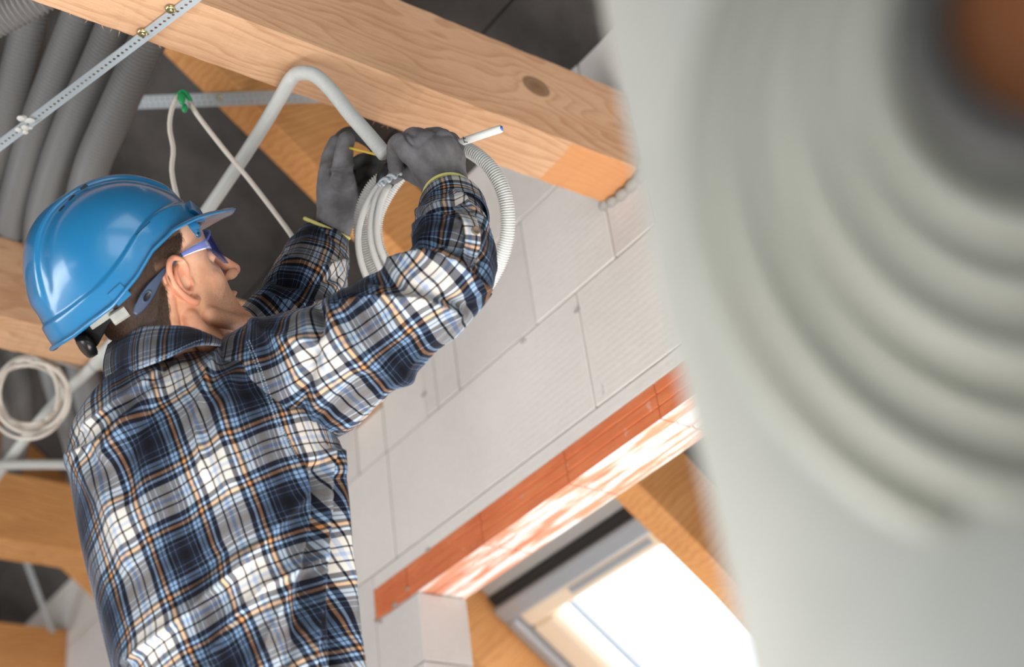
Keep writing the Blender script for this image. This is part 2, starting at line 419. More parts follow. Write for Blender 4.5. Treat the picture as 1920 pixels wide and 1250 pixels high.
# roof boards: dark panels between rafters and tiles; seams run along Y
ceil = None
def roof_panel(x0, x1, y0, y1, sgn=1):
    global ceil
    g = .0025; th = .025
    def zz(x): return (CC - .8 * x) if sgn > 0 else (CC - .8 * RID * 2 + .8 * x)
    x0 += g; x1 -= g; y0 += g; y1 -= g
    v = [(x, y, zz(x) + CZ + t) for x in (x0, x1) for y in (y0, y1) for t in (0, th)]
    v = [((x1 if i & 4 else x0), (y1 if i & 2 else y0), zz(x1 if i & 4 else x0) + CZ + (th if i & 1 else 0)) for i in range(8)]
    if ceil is None:
        ceil = mesh_obj('ceiling', v, BOXF, M['panel'], smooth=False); tag(ceil, kind='structure'); fix_normals(ceil)
    else:
        fix_normals(mesh_obj('roof_board', v, BOXF, M['panel'], ceil, smooth=False))
xs = [RID, .534, 1.47, 2.27, 2.90, 3.9]
ysp = [Y0, -.1, 2.3, 4.7, Y1]
SKY = (2.215, 2.95)
for i in range(len(xs) - 1):
    if abs(xs[i] - 2.27) < .01:
        for a, b in ((Y0, -.1), (-.1, SKY[0]), (SKY[1], 4.7), (4.7, Y1)): roof_panel(xs[i], xs[i + 1], a, b)
    else:
        sh = .9 if i % 2 else 0
        yy = [Y0] + [y + sh for y in ysp[1:-1] if y + sh < Y1 - .1] + [Y1]
        for a, b in zip(yy[:-1], yy[1:]): roof_panel(xs[i], xs[i + 1], a, b)
for a, b in ((-4.6, -2.5), (-2.5, RID)):
    for c, d in zip(ysp[:-1], ysp[1:]): roof_panel(a, b, c, d, -1)
# cover above seams so no sky shows through
v = [(RID, Y0, CC - .8 * RID + .032), (2.15, Y0, CC - .8 * 2.15 + .032), (2.15, Y1, CC - .8 * 2.15 + .032), (RID, Y1, CC - .8 * RID + .032)]
v = [(x, y, z + CZ) for x, y, z in v] + [(x, y, z + CZ + .01) for x, y, z in v]
o = mesh_obj('roof_membrane', v, [(0, 1, 2, 3), (7, 6, 5, 4), (0, 4, 5, 1), (1, 5, 6, 2), (2, 6, 7, 3), (3, 7, 4, 0)], M['darkgap'], ceil, smooth=False)

# rafters
cs = 1 / math.hypot(1, .8); SL = np.array([cs, 0, -.8 * cs]); SN = np.array([.8 * cs, 0, cs])
rl = ['broad orange spruce rafter sloping down behind the near tie beam to the skylight', 'spruce rafter sloping along the far side of the skylight',
      'orange spruce rafter crossing behind the third tie beam']
ri = 0
for (y0, y1) in RAFT:
    t = (CC - 3.07) * cs                    # perpendicular depth
    xs0 = XB + .004 if y0 == 2.955 else RID
    p0 = np.array([xs0, (y0 + y1) / 2, 3.07 - .8 * xs0 + CZ]); Ls = (3.9 - xs0) / cs
    c = p0
    v = [p0 + SL * (Ls if i & 4 else 0) + np.array([0, (y1 - y0) / 2 * (1 if i & 2 else -1), 0]) + SN * ((t - .002) if i & 1 else 0) for i in range(8)]
    o = mesh_obj('rafter', v, BOXF, M['rafter'], smooth=False, loc=c); fix_normals(o); bevel_mesh(o, .002)
    vis = y0 in (2.13, 2.955, 3.92)
    tag(o, cat='rafter', group=None if vis else 'rafters out of the picture', label=rl[ri] if vis else 'spruce rafter under the dark roof boards out of the picture')
    if vis: ri += 1

# tie beams
bl = ['large pale spruce tie beam with a round knot above the gloved hands', 'spruce tie beam behind the blue hard hat',
      'orange spruce tie beam crossing behind the back of the shirt', 'darker spruce tie beam lowest at the corner of the picture']
for k, (y0, y1) in enumerate(BEAMS):
    lo = np.array([-2.3, y0, BZ0 + CZ]); hi = np.array([XB - .01, y1, BZ1 + CZ])
    # sawn edges: slightly wavy, splintered arrises
    nx = 260; xsn = np.linspace(lo[0], hi[0], nx); V = []
    rr = random.Random(k)
    for x in xsn:
        def j(s): return .0016 * noise.noise(Vector((x * 25, s * 7.1, k * 3.3))) + .0012 * noise.noise(Vector((x * 110, s * 3.1, k)))
        b = .003
        ring = [(lo[1], lo[2] + b + j(1)), (lo[1] + b, lo[2] + j(2)), (hi[1] - b + j(3), lo[2] + j(4)), (hi[1] + j(3), lo[2] + b), (hi[1], hi[2] - b), (hi[1] - b, hi[2]), (lo[1] + b, hi[2]), (lo[1], hi[2] - b + j(6))]
        V += [(x, y, z) for y, z in ring]
    F = grid_faces(nx, 8) + [tuple(range(7, -1, -1)), tuple(range((nx - 1) * 8, nx * 8))]
    cen = np.array([0.55, (y0 + y1) / 2, (lo[2] + hi[2]) / 2])
    o = mesh_obj('tie_beam', V, F, M['beam1'] if k == 0 else M['beam'] if k == 1 else M['beam_far'], smooth=False, loc=cen); fix_normals(o)
    tag(o, label=bl[k], cat='beam')
    if k in (0, 1):
        # splinters along the lower arris
        sp = []
        for _ in range(46):
            x = rr.uniform(.3, 1.6); L = rr.uniform(.003, .011); d = np.array([rr.uniform(-1, 1), .8, rr.uniform(-.6, .3)]); d /= np.linalg.norm(d)
            p = np.array([x, y1 - .001, BZ0 + CZ + .001]); w_ = np.array([.0007, 0, .0004])
            sp.append((np.array([p - w_, p + w_, p + d * L + w_ * .2, p + d * L * .5 - np.array([0, 0, .0006])]), [(0, 1, 2), (0, 2, 3), (1, 3, 2), (0, 3, 1)]))
        v, f = join_geo(sp); s_ = mesh_obj('splinters', v, f, M['beam'], o, smooth=False); tag(s_, kind='stuff')

# skylight between the rafters
def skylight():
    e = empty('window_1', (2.5, 2.5, 1.32 + CZ)); tag(e, kind='structure')
    def bar(name, x0, x1, y0, y1, h0, h1, mat, bev=.003):
        # piece on the roof slope: x range, y range, height range normal to slope
        v = []
        for i in range(8):
            x = x1 if i & 4 else x0; y = y1 if i & 2 else y0; h = h1 if i & 1 else h0
            v.append(np.array([x, y, CC - .8 * x + CZ]) + SN * h)
        o = mesh_obj(name, v, BOXF, mat, e, smooth=False); fix_normals(o); bevel_mesh(o, bev); return o
    a, b = 2.215, 2.952
    bar('collar', 1.90, 2.262, a, b, -.02, -.004, M['litboard'])  # added pale board: brightly lit ceiling by the skylight, light put into its grey
    bar('gap_shade', 2.262, 2.29, a, b, -.03, .012, M['darkgap'])  # open gap above the frame, its shade painted as a dark strip
    bar('frame', 2.285, 2.325, a, b, -.05, .04, M['greyframe'], .006)
    bar('frame', 2.86, 2.90, a, b, -.05, .04, M['greyframe'], .006)
    bar('frame', 2.325, 2.86, b - .04, b, -.05, .04, M['greyframe'], .006)
    bar('frame', 2.325, 2.86, a, a + .012, -.05, .04, M['greyframe'], .004)
    bar('sash', 2.325, 2.365, a + .012, b - .04, -.03, .03, M['cream'], .008)
    bar('sash', 2.81, 2.86, a + .012, b - .04, -.03, .03, M['cream'], .008)
    bar('sash', 2.365, 2.81, b - .135, b - .04, -.03, .03, M['cream'], .01)
    bar('sash', 2.365, 2.81, a + .012, a + .03, -.03, .03, M['cream'], .004)
    bar('handle_groove', 2.335, 2.350, a + .16, b - .25, -.034, -.029, M['greyframe'], .002)
    bar('glazing_bar', 2.365, 2.81, b - .20, b - .188, -.012, .012, M['greyframe'], .003)
    bar('pane', 2.36, 2.815, a + .02, b - .13, .002, .006, M['glass'], .0005)
M['litboard'] = plain('lit_roof_board', srgb(176, 176, 174), .7)
tg = NT('window_glass'); gl = tg.n('ShaderNodeBsdfTransparent'); gl.inputs[0].default_value = (.96, .98, 1, 1); gs = tg.n('ShaderNodeBsdfGlossy'); gs.inputs['Roughness'].default_value = .02
mx = tg.n('ShaderNodeMixShader'); mx.inputs[0].default_value = .04; tg.l(gl.outputs[0], mx.inputs[1]); tg.l(gs.outputs[0], mx.inputs[2]); tg.l(mx.outputs[0], tg.out.inputs[0])
M['glass'] = tg.m
skylight()

# ------------------------------------------------------------------ pipes, straps and cables
# flexible ducts lying over the tie beams
duct_paths = [
    [(75, -40, 2.75), (40, 110, 2.8), (5, 240, 2.86), (-25, 350, 2.95), (-50, 450, 3.05), (-60, 700, 3.2), (-30, 820, 3.4)],
    [(165, -10, 2.72), (118, 110, 2.78), (72, 230, 2.84), (40, 340, 2.92), (18, 450, 3.02), (20, 640, 3.25), (36, 740, 3.4), (30, 820, 3.75), (15, 900, 4.3)],
    [(235, 0, 2.68), (190, 110, 2.74), (140, 220, 2.8), (100, 330, 2.88), (76, 440, 2.98), (80, 600, 3.2), (118, 750, 3.38), (145, 840, 3.8), (150, 920, 4.3)],
    [(300, 20, 2.64), (262, 110, 2.69), (212, 220, 2.75), (170, 320, 2.82), (148, 430, 2.92), (140, 600, 3.18), (165, 740, 3.32), (195, 830, 3.65), (225, 910, 4.2)]]
dl = ['grey ribbed flexible duct at the far edge of the bundle over the hard hat', 'grey ribbed flexible duct second from the outer edge of the bundle', 'grey ribbed flexible duct next to innermost of the bundle',
      'grey ribbed flexible duct nearest the rafter in the bundle behind the strap']
for p, lb in zip(duct_paths, dl):
    o = ribbed('flexible_duct', [P(*q) for q in p], .034, M['duct'], pitch=.0078, depth=.005, m=30)
    tag(o, lb, 'duct')
o = ribbed('flexible_duct', [P(-120, 75, 2.45), (P(-20, 38, 2.45)), P(90, -20, 2.45), P(200, -90, 2.5)], .033, M['duct'], pitch=.0085, depth=.005, m=30)
tag(o, 'pale grey ribbed duct crossing the corner above the steel strap', 'duct')

# perforated steel straps
def strap(p0, p1, width_dir, wd, label, hole=.0052, pitch=.0098, two_row=False, lip=True):
    p0 = np.array(p0); p1 = np.array(p1); a = p1 - p0; L = np.linalg.norm(a); a /= L
    wv = np.array(width_dir, float); wv -= a * (wv @ a); wv /= np.linalg.norm(wv); nn = np.cross(a, wv)
    n = int(L / pitch); th = .0012; V = []; F = []
    rows = [0.0] if not two_row else [-wd * .22, wd * .22]
    K = 8
    for i in range(n):
        for rj, ro in enumerate(rows):
            lo = -wd / 2 if rj == 0 else 0; hi = wd / 2 if rj == len(rows) - 1 else 0
            c = np.array([(i + .5) * pitch, ro])
            outer = []; inner = []
            for k in range(K):
                an = 2 * math.pi * (k + .5) / K; dx, dy = math.cos(an), math.sin(an)
                sx = (pitch / 2) / abs(dx); sy = ((hi - ro) if dy > 0 else (ro - lo)) / abs(dy); s = min(sx, sy)
                outer.append(c + s * np.array([dx, dy])); inner.append(c + hole / 2 * np.array([dx, dy]))
            # add square corners
            cor = [np.array([c[0] + sx_ * pitch / 2, y_]) for sx_, y_ in ((1, hi), (-1, hi), (-1, lo), (1, lo))]
            base = len(V)
            for side in (0, 1):
                for q in outer + inner + cor:
                    V.append(p0 + a * q[0] + wv * q[1] + nn * (th / 2 if side else -th / 2))
            N = 2 * K + 4
            for side in (0, 1):
                b = base + side * N
                for k in range(K):
                    k2 = (k + 1) % K; q = (b + k, b + k2, b + K + k2, b + K + k); F.append(q if side else q[::-1])
                for ci, k in ((0, 0), (1, 3 - 1), (2, 4), (3, 6)):
                    pass
                for ci, (k1, k2) in enumerate(((0, 1), (2, 3), (4, 5), (6, 7))):
                    F.append((b + k1, b + 2 * K + ci, b + k2) if side else (b + k2, b + 2 * K + ci, b + k1))
            for k in range(K):
                k2 = (k + 1) % K; F.append((base + K + k, base + K + k2, base + N + K + k2, base + N + K + k))
    o = mesh_obj('perforated_strap', V, F, M['galv'], smooth=False, loc=p0)
    tag(o, label, 'strap')
    if lip:
        for s in (-1, 1):
            e_ = wv * s * wd / 2
            oriented_box('folded_edge', p0 + e_, p1 + e_, wv, .0022, .003, M['galv'], o)
    return o, a, wv, nn
zs = BZ0 - .004
pa = atZ(420, -45, zs); pb = atZ(-40, 302, zs)
s1, a1, w1, n1 = strap(pa, pb, (1, 0, 0), .0165, 'shiny perforated steel strap screwed across the near tie beam')
def screw(parent, c, r):
    ring, _ = [], 0
    prof = [(0.0, -.0036), (.35, -.0035), (.42, -.002), (.55, -.0032), (.8, -.0022), (1.0, -.0002), (1.0, .001)]
    v = []; m = 16
    for q, h in prof:
        for k in range(m): v.append(np.array(c) + np.array([math.cos(2 * math.pi * k / m) * r * max(q, .02), math.sin(2 * math.pi * k / m) * r * max(q, .02), h]))
    mesh_obj('screw', v, grid_faces(len(prof), m) + [tuple(range(m))], M['brass'], parent)
for q in ((320, 18), (267, 62)): screw(s1, atZ(*q, zs - .001), .0085)
# clear joiner on the strap
c0 = atZ(48, 232, zs - .002); parts = []
rr = random.Random(5)
for k in range(9): parts.append(ellipsoid(c0 + np.array([rr.uniform(-.012, .012), rr.uniform(-.02, .02), rr.uniform(-.003, .001)]), [rr.uniform(.003, .007)] * 2 + [.003]))
v, f = join_geo(parts); tag(mesh_obj('strap_clip', v, f, M['cable'], s1), label='whitish plastic clip on the strap')
R1 = 3.07 - .006
def inslope(a, b): return np.cross(SN, np.array(b) - np.array(a))
q0, q1 = atSlope(228, 193, R1), atSlope(640, 178, R1)
s2 = strap(q0, q1, inslope(q0, q1), .030, 'blurred perforated steel strap nailed under the broad rafter', hole=.006, pitch=.016, two_row=True, lip=False)[0]
screw(s2, atSlope(412, 183, R1 - .004), .007)
q0, q1 = atSlope(30, 1000, R1), atSlope(100, 1190, R1)
strap(q0, q1, inslope(q0, q1), .026, 'perforated steel strap between the two lowest tie beams', hole=.006, pitch=.016, two_row=True, lip=False)

# hanging thin cables on the second strap
dq = np.linalg.norm(0) if 0 else 0
hz = 2.42
t1 = tube('hanging_cable', [P(334, 178, hz), P(322, 205, hz), P(318, 240, hz), P(325, 280, hz), P(322, 320, hz), P(332, 370, hz), P(350, 430, hz + .1), P(360, 500, hz + .2)], .0042, M['cable_dim'], m=10)
tag(t1, 'thin cream cable hanging straight down from the green tie', 'cable')
t2 = tube('hanging_cable', [P(355, 190, hz), P(372, 218, hz), P(420, 280, hz), P(470, 340, hz), P(520, 405, hz), P(552, 450, hz), P(590, 520, hz + .05), P(640, 640, hz + .1)], .0042, M['cable_dim'], m=10)
tag(t2, 'thin cream cable slanting from the green tie to the raised cuff', 'cable')
parts = [ellipsoid(P(341, 184, hz - .01), (.006, .006, .014)), ellipsoid(P(346, 203, hz - .01), (.005, .005, .009))] + chain([P(333, 178, hz), P(345, 172, hz), P(357, 188, hz)], [.004] * 3)
v, f = join_geo(parts); gt = mesh_obj('cable_tie', v, f, M['green'], loc=v[0]); tag(gt, 'small green tie holding cables on the blurred strap', 'cable tie')

# long conduit under the beams, then bending down to the hands
R_C = .0118; zc = BZ0 - R_C
cp = [atZ(-420, 1470, zc), atZ(0, 884, zc), atZ(190, 668, zc), atZ(300, 516, zc), atZ(400, 378, zc), atZ(480, 258, zc), atZ(528, 178, zc)]
bend = [P(546, 148, 2.365), P(562, 137, 2.35), P(590, 141, 2.33), P(622, 170, 2.31), P(655, 212, 2.28), P(690, 252, 2.25), P(722, 290, 2.22)]
o = ribbed('conduit', cp[:-1] + [atZ(528, 178, zc)] + bend, R_C, M['conduit'], pitch=.0038, depth=.0021, m=20)
tag(o, 'light grey corrugated conduit running under the beams and bending down to the hands', 'conduit')
tube('pipe_clip', [atZ(178, 684, zc), atZ(198, 657, zc)], R_C + .003, M['conduit'], o, m=20)
o = ribbed('conduit', [P(-160, 872, 3.2), P(0, 871, 3.25), P(140, 871, 3.3), P(300, 880, 3.38)], .0118, M['conduit'], pitch=.0045, depth=.0014, m=16)
tag(o, 'short level conduit crossing in front of the third tie beam', 'conduit')

# coil of thin cable hanging behind the conduit
e = empty('cable_coil', P(62, 742, 3.05)); tag(e, 'cream cable coil hanging behind the slanting conduit', 'cable coil')
rr = random.Random(11)
for k in range(6):
    cx, cy = 62 + rr.uniform(-12, 10), 742 + rr.uniform(-8, 12); ax, ay = rr.uniform(55, 72), rr.uniform(60, 74); ph = rr.uniform(0, 6)
    pts = [P(cx + ax * math.cos(t + ph), cy + ay * math.sin(t + ph), 3.03 + .03 * math.sin(t * 2 + k) + k * .006) for t in np.linspace(0, 6.2, 22)]
    tube('loop', pts, .0042, M['cable_dim'], e, m=8)
tube('loop', [P(-30, 750, 3.0), P(0, 706, 3.0), P(30, 685, 3.02), P(80, 672, 3.05), P(150, 690, 3.1)], .0042, M['cable_dim'], e, m=8)

# coil held in the hands
D = 2.26
o = ribbed('conduit_coil', [P(722, 330, D), P(700, 350, D), P(682, 385, D), P(676, 430, D + .01), P(690, 490, D + .02), P(735, 555, D + .03), P(810, 590, D + .02), P(880, 570, D),
                            P(928, 510, D - .02), P(951, 440, D - .03), P(947, 370, D - .03), P(922, 318, D - .02), P(885, 285, D), P(850, 275, D + .03), P(800, 290, D + .06), P(750, 330, D + .06), P(712, 390, D + .06),
                            P(704, 440, D + .06), P(720, 490, D + .06), P(760, 540, D + .06)], .0118, M['conduit'], pitch=.0038, depth=.0021, m=18)
tag(o, 'white corrugated conduit coil held between the gloved hands', 'conduit coil')
e = empty('cable_bundle', P(720, 350, D)); tag(e, 'bundle of smooth white cables looped inside the held conduit coil', 'cable')
for pts in ([(722, 335), (700, 362), (680, 400), (671, 445), (678, 495), (700, 540), (750, 590), (830, 600), (890, 565), (915, 510), (916, 450), (900, 400)],
            [(726, 340), (706, 370), (696, 410), (695, 450), (706, 490), (730, 530), (790, 575), (860, 580), (905, 525), (912, 460), (900, 420)],
            [(730, 345), (716, 372), (708, 410), (708, 445), (718, 478), (740, 510), (790, 555), (850, 560), (892, 520), (902, 460)]):
    k = pts[0][0]
    tube('loop', [P(x, y, D - .02 - .006 * (k - 722) / 4) for x, y in pts], .0053, M['cable'], e, m=12)
tube('cable_end', [P(800, 290, 2.2), P(845, 273, 2.18), P(880, 261, 2.16), P(940, 241, 2.14)], .0058, M['cable'], e, m=14)
tube('core_tip', [P(938, 241.5, 2.14), P(943, 240, 2.14)], .0036, M['bluecore'], e, m=8)
for q in ([(868, 256, 2.148), (871, 268, 2.148)], [(870, 266, 2.148), (877, 266.5, 2.148)], [(869, 260, 2.148), (873, 259, 2.148)]):
    tube('print_mark', [P(*z) for z in q], .0007, M['black'], e, m=6, step=.003)
tube('yellow_core', [P(655, 277, 2.30), P(680, 283, 2.27), P(712, 291, 2.24)], .0022, M['yellow'], e, m=8)
tw = []
for s in (0, math.pi):
    pts = []
    for i, t in enumerate(np.linspace(0, 1, 14)):
        c = P(712 + 42 * t, 345 - 26 * t, 2.2); pts.append(c + np.array([0, .004 * math.cos(t * 12 + s), .004 * math.sin(t * 12 + s)]))
    tw += [tube_geo(pts, .0036, 40, 8)]
v, f = join_geo(tw); tag(mesh_obj('twisted_cores', v, f, M['galv'], e), label='short twisted grey cores under the fingertips')

# ------------------------------------------------------------------ the electrician
man = empty('person', (.95, 1.75, 0))
tag(man, 'man in blue hard hat and plaid shirt reaching up with gloved hands', 'person')
HF = np.array([.748, -.208, .63]); HU = np.array([-.663, -.279, .695]); HF /= np.linalg.norm(HF)
HU -= HF * (HU @ HF); HU /= np.linalg.norm(HU); HS = np.cross(HU, HF)
HO = np.array([.7084, 1.5913, 1.1955 + CZ]); HAX = np.array([HF, HS, HU])
def H(x, y, z): return HO + x * HF + y * HS + z * HU
def Hn(a): return HO + np.asarray(a, float) @ HAX
def inv_H(v): return (np.asarray(v) - HO) @ HAX.T

def head_parts():
    zt = [-.112, -.104, -.095, -.08, -.065, -.05, -.03, -.01, .01, .03, .05, .08, .11, .128, .136]
    xf = [.060, .086, .095, .096, .090, .089, .090, .091, .089, .091, .093, .087, .062, .03, .004]
    xb = [-.03, -.045, -.06, -.07, -.08, -.088, -.094, -.097, -.1, -.102, -.102, -.095, -.07, -.04, -.01]
    ww = [.028, .040, .049, .057, .063, .067, .070, .073, .075, .077, .077, .072, .055, .032, .008]
    kk = [.5, .5, .48, .45, .40, .36, .30, .26, .22, .2, .18, .15, .12, .1, .1]
    zs_ = np.linspace(-.112, .136, 60); m = 72; V = []
    for z in zs_:
        a, b, w_, k = (np.interp(z, zt, q) for q in (xf, xb, ww, kk))
        cx, hx = (a + b) / 2, (a - b) / 2
        for th in np.linspace(0, 2 * np.pi, m, endpoint=False):
            c, s_ = math.cos(th), math.sin(th); e = .88
            x = cx + hx * math.copysign(abs(c) ** e, c); y = w_ * math.copysign(abs(s_) ** e, s_)
            fr_ = max(0, (x - .0) / .1); y *= 1 - k * fr_ ** 1.6
            x -= .010 * math.exp(-((z - .012) / .015) ** 2) * math.exp(-((abs(y) - .031) / .018) ** 2) * (x > .03)
            zz = z + max(0, -(z + .02)) * .42 * max(0, (a - x)) / .1
            V.append((x, y, zz))
    F = grid_faces(60, m) + [tuple(range(m - 1, -1, -1)), tuple(range(59 * m, 60 * m))]
    parts = [(Hn(V), F)]
    def el(c, r): v, f = ellipsoid(c, r); parts.append((Hn(v), f))
    def ch(p, r):
        for v, f in chain(p, r): parts.append((Hn(v), f))
    ch([(.086, 0, .024), (.097, 0, .008), (.108, 0, -.010), (.1155, 0, -.023)], [.0075, .008, .009, .0098])
    for s_ in (1, -1):
        el((.102, .0115 * s_, -.027), (.0115, .0065, .0075))
        el((.040, .046 * s_, -.022), (.028, .017, .026)); el((.070, .031 * s_, .012), (.0125, .0135, .0105))
        ch([(.012, .058 * s_, -.055), (.045, .045 * s_, -.082), (.084, .018 * s_, -.099)], [.013, .012, .012])
        ch([(-.03, .066 * s_, .0), (-.05, .05 * s_, -.05), (-.055, .035 * s_, -.09)], [.012, .02, .028])
        # ear
        def E(x, z, o): return (x - .004, (.0705 + o) * s_, z - .001)
        hel = [E(.006, .000, .001), E(.013, .010, .003), (0, 0, 0), E(.010, .029, .009), E(.0, .036, .014), E(-.012, .033, .019), E(-.0215, .021, .023), E(-.0235, .005, .023), E(-.019, -.010, .019), E(-.011, -.022, .013), E(-.002, -.0305, .008), E(.007, -.0285, .003)]
        hel[2] = E(.0145, .020, .005)
        ch(hel, [.0026, .0034, .0038, .0040, .0043, .0044, .0043, .0042, .0044, .0052, .0060, .0045])
        ch([E(.004, .024, .007), E(-.005, .021, .0125), E(-.012, .010, .0165), E(-.0125, -.003, .015), E(-.007, -.013, .011), E(.002, -.015, .007), E(.006, -.011, .005)], [.0022, .0030, .0034, .0034, .0034, .0033, .0028])
        ch([E(-.012, .030, .006), E(-.019, .015, .010), E(-.018, -.004, .009), E(-.010, -.018, .004)], [.0035, .0045, .0045, .005])
        ch([E(-.003, .030, .003), E(-.008, .014, .004), E(-.006, -.004, .002)], [.004, .004, .004])
        ch([E(.0125, .002, .001), E(.0115, -.007, .002)], [.0038, .0042])
    el((.088, 0, -.052), (.008, .022, .0055)); el((.086, 0, -.063), (.008, .019, .0055)); el((.088, 0, -.092), (.014, .018, .014))
    return parts
parts = head_parts()
nb = P(352, 700, 2.06)
parts += chain([H(-.02, 0, -.02), H(-.02, 0, -.07), 0.5 * (H(-.015, 0, -.10) + nb), nb, nb - np.array([0, 0, .08])], [.062, .062, .062, .068, .085])
parts += chain([H(.035, 0, -.085), 0.5 * (H(.03, 0, -.12) + P(420, 690, 2.08)), P(420, 690, 2.08)], [.028, .034, .042])       # throat
parts += chain([H(-.015, -.058, -.045), P(395, 655, 1.99)], [.014, .014])                                                     # neck muscle
v, f = remesh(parts, .0017, 6)
def skin_mat():
    t = NT('skin'); a = lambda n_: t.n('ShaderNodeAttribute', attribute_name=n_).outputs['Fac']
    o = t.tc(); n1 = t.noise(o, 90, 4); n2 = t.noise(o, 900, 2); n3 = t.noise(o, 25, 3)
    c = t.ramp(t.math('ADD', t.math('MULTIPLY', n1, .4), t.math('MULTIPLY', n3, .6)), [(.35, srgb(212, 154, 120)), (.65, srgb(230, 180, 148))])
    c = t.mix(a('red'), c, srgb(206, 112, 88))
    dots = t.ramp(n2, [(.45, (1,) * 3), (.62, (0,) * 3)])
    c = t.mix(t.math('MULTIPLY', a('stub'), t.math('ADD', .35, t.math('MULTIPLY', dots, .4))), c, srgb(112, 76, 54))
    c = t.mix(a('scalp'), c, srgb(62, 42, 30))
    t.color(c); t.set('Roughness', .58).set('Specular IOR Level', .35); t.b.inputs['Subsurface Weight'].default_value = .12; t.b.inputs['Subsurface Radius'].default_value = (.01, .004, .002)
    t.b.inputs['Subsurface Scale'].default_value = .5
    t.bump(t.math('ADD', n1, t.math('MULTIPLY', n2, .5)), .25, .0006); return t.m
M['skin'] = skin_mat()
body = mesh_obj('body', v, f, M['skin'], man)
q = inv_H(v); x, y, z = q.T
def sm(a, b, t_): t_ = np.clip((t_ - a) / (b - a), 0, 1); return t_ * t_ * (3 - 2 * t_)
ear = (np.abs(y) > np.where(z > .022, .083, .0745)) & (x > -.03) & (x < .022) & (z > -.04) & (z < .045)
set_attr(body, 'red', .42 * ear + .55 * np.exp(-((x - .118) ** 2 + y ** 2 + (z + .024) ** 2) / .0002) + .12 * sm(.0, -.09, z) * (x < .0))
stub = sm(-.012, -.04, z) * sm(.0, .03, x) * sm(-.15, -.11, z)
set_attr(body, 'stub', np.clip(stub, 0, 1) * .75)
# hair line: sideburn, over and behind the ear, down to the nape
line = np.where(x > .006, .028 + (x - .006) * 1.25, np.where(x > -.026, .028 - (.006 - x) * .2, .022 + (x + .026) * 2.6))
line = np.maximum(line, -.115)
hm = sm(-.006, .006, z - line) * (~ear) * (np.abs(y) < .1)
side = sm(.012, .004, x) * sm(.03, .05, np.abs(y)) * sm(.0, .006, x)
set_attr(body, 'scalp', np.clip(hm, 0, 1) * .9)
# hair strands lying back and down
def hair():
    rng = np.random.default_rng(4)
    cand = np.where((hm > .5) & (y < .045) & (z < .062) & ~((np.abs(y) > .068) & (x > -.032) & (z < .044)))[0]
    me = body.data; N = np.zeros(len(me.vertices) * 3); me.vertices.foreach_get('normal', N); N = N.reshape(-1, 3)
    idx = rng.choice(cand, 34000)
    base = v[idx] + rng.normal(0, .0006, (len(idx), 3)); nn = N[idx]
    flow = -HF * .55 - HU * .8 + rng.normal(0, .28, (len(idx), 3))
    flow -= nn * (flow * nn).sum(1)[:, None]; flow /= np.linalg.norm(flow, axis=1)[:, None]
    L = rng.uniform(.006, .013, len(idx))[:, None]; sd = np.cross(flow, nn); w_ = .00026
    p0 = base; p1 = base + flow * L * .5 + nn * .0024; p2 = base + flow * L + nn * .0020
    V = np.stack([p0 - sd * w_, p0 + sd * w_, p1 - sd * w_, p1 + sd * w_, p2], 1).reshape(-1, 3)
    F = []
    for k in range(len(idx)): b = 5 * k; F += [(b, b + 1, b + 3, b + 2), (b + 2, b + 3, b + 4)]
    t = NT('brown_hair'); n1 = t.noise(t.tc(), 1200, 1)
    t.color(t.ramp(n1, [(.4, srgb(46, 31, 22)), (.65, srgb(88, 62, 44))])); t.set('Roughness', .6)
    o = mesh_obj('hair', V, F, t.m, man); tag(o, kind='stuff', label='short brown hair cropped at the nape'); return o
hair()

# safety glasses
M['blueglass'] = plain('blue_tinted_polycarbonate', srgb(176, 190, 240), .06, Transmission_Weight=.92, IOR=1.2)
tb = NT('blue_tinted_lens'); t1 = tb.n('ShaderNodeBsdfTransparent'); t1.inputs[0].default_value = (.60, .68, .93, 1); t2 = tb.n('ShaderNodeBsdfGlossy'); t2.inputs[0].default_value = (.5, .6, 1, 1); t2.inputs['Roughness'].default_value = .05
tm = tb.n('ShaderNodeMixShader'); tm.inputs[0].default_value = .14; tb.l(t1.outputs[0], tm.inputs[1]); tb.l(t2.outputs[0], tm.inputs[2]); tb.l(tm.outputs[0], tb.out.inputs[0]); M['blueglass'] = tb.m
M['bluearm'] = plain('blue_tinted_temple', srgb(140, 160, 228), .15, Transmission_Weight=.6, IOR=1.25)
M['greyblue'] = plain('blue_grey_rubber', srgb(58, 72, 96), .45)
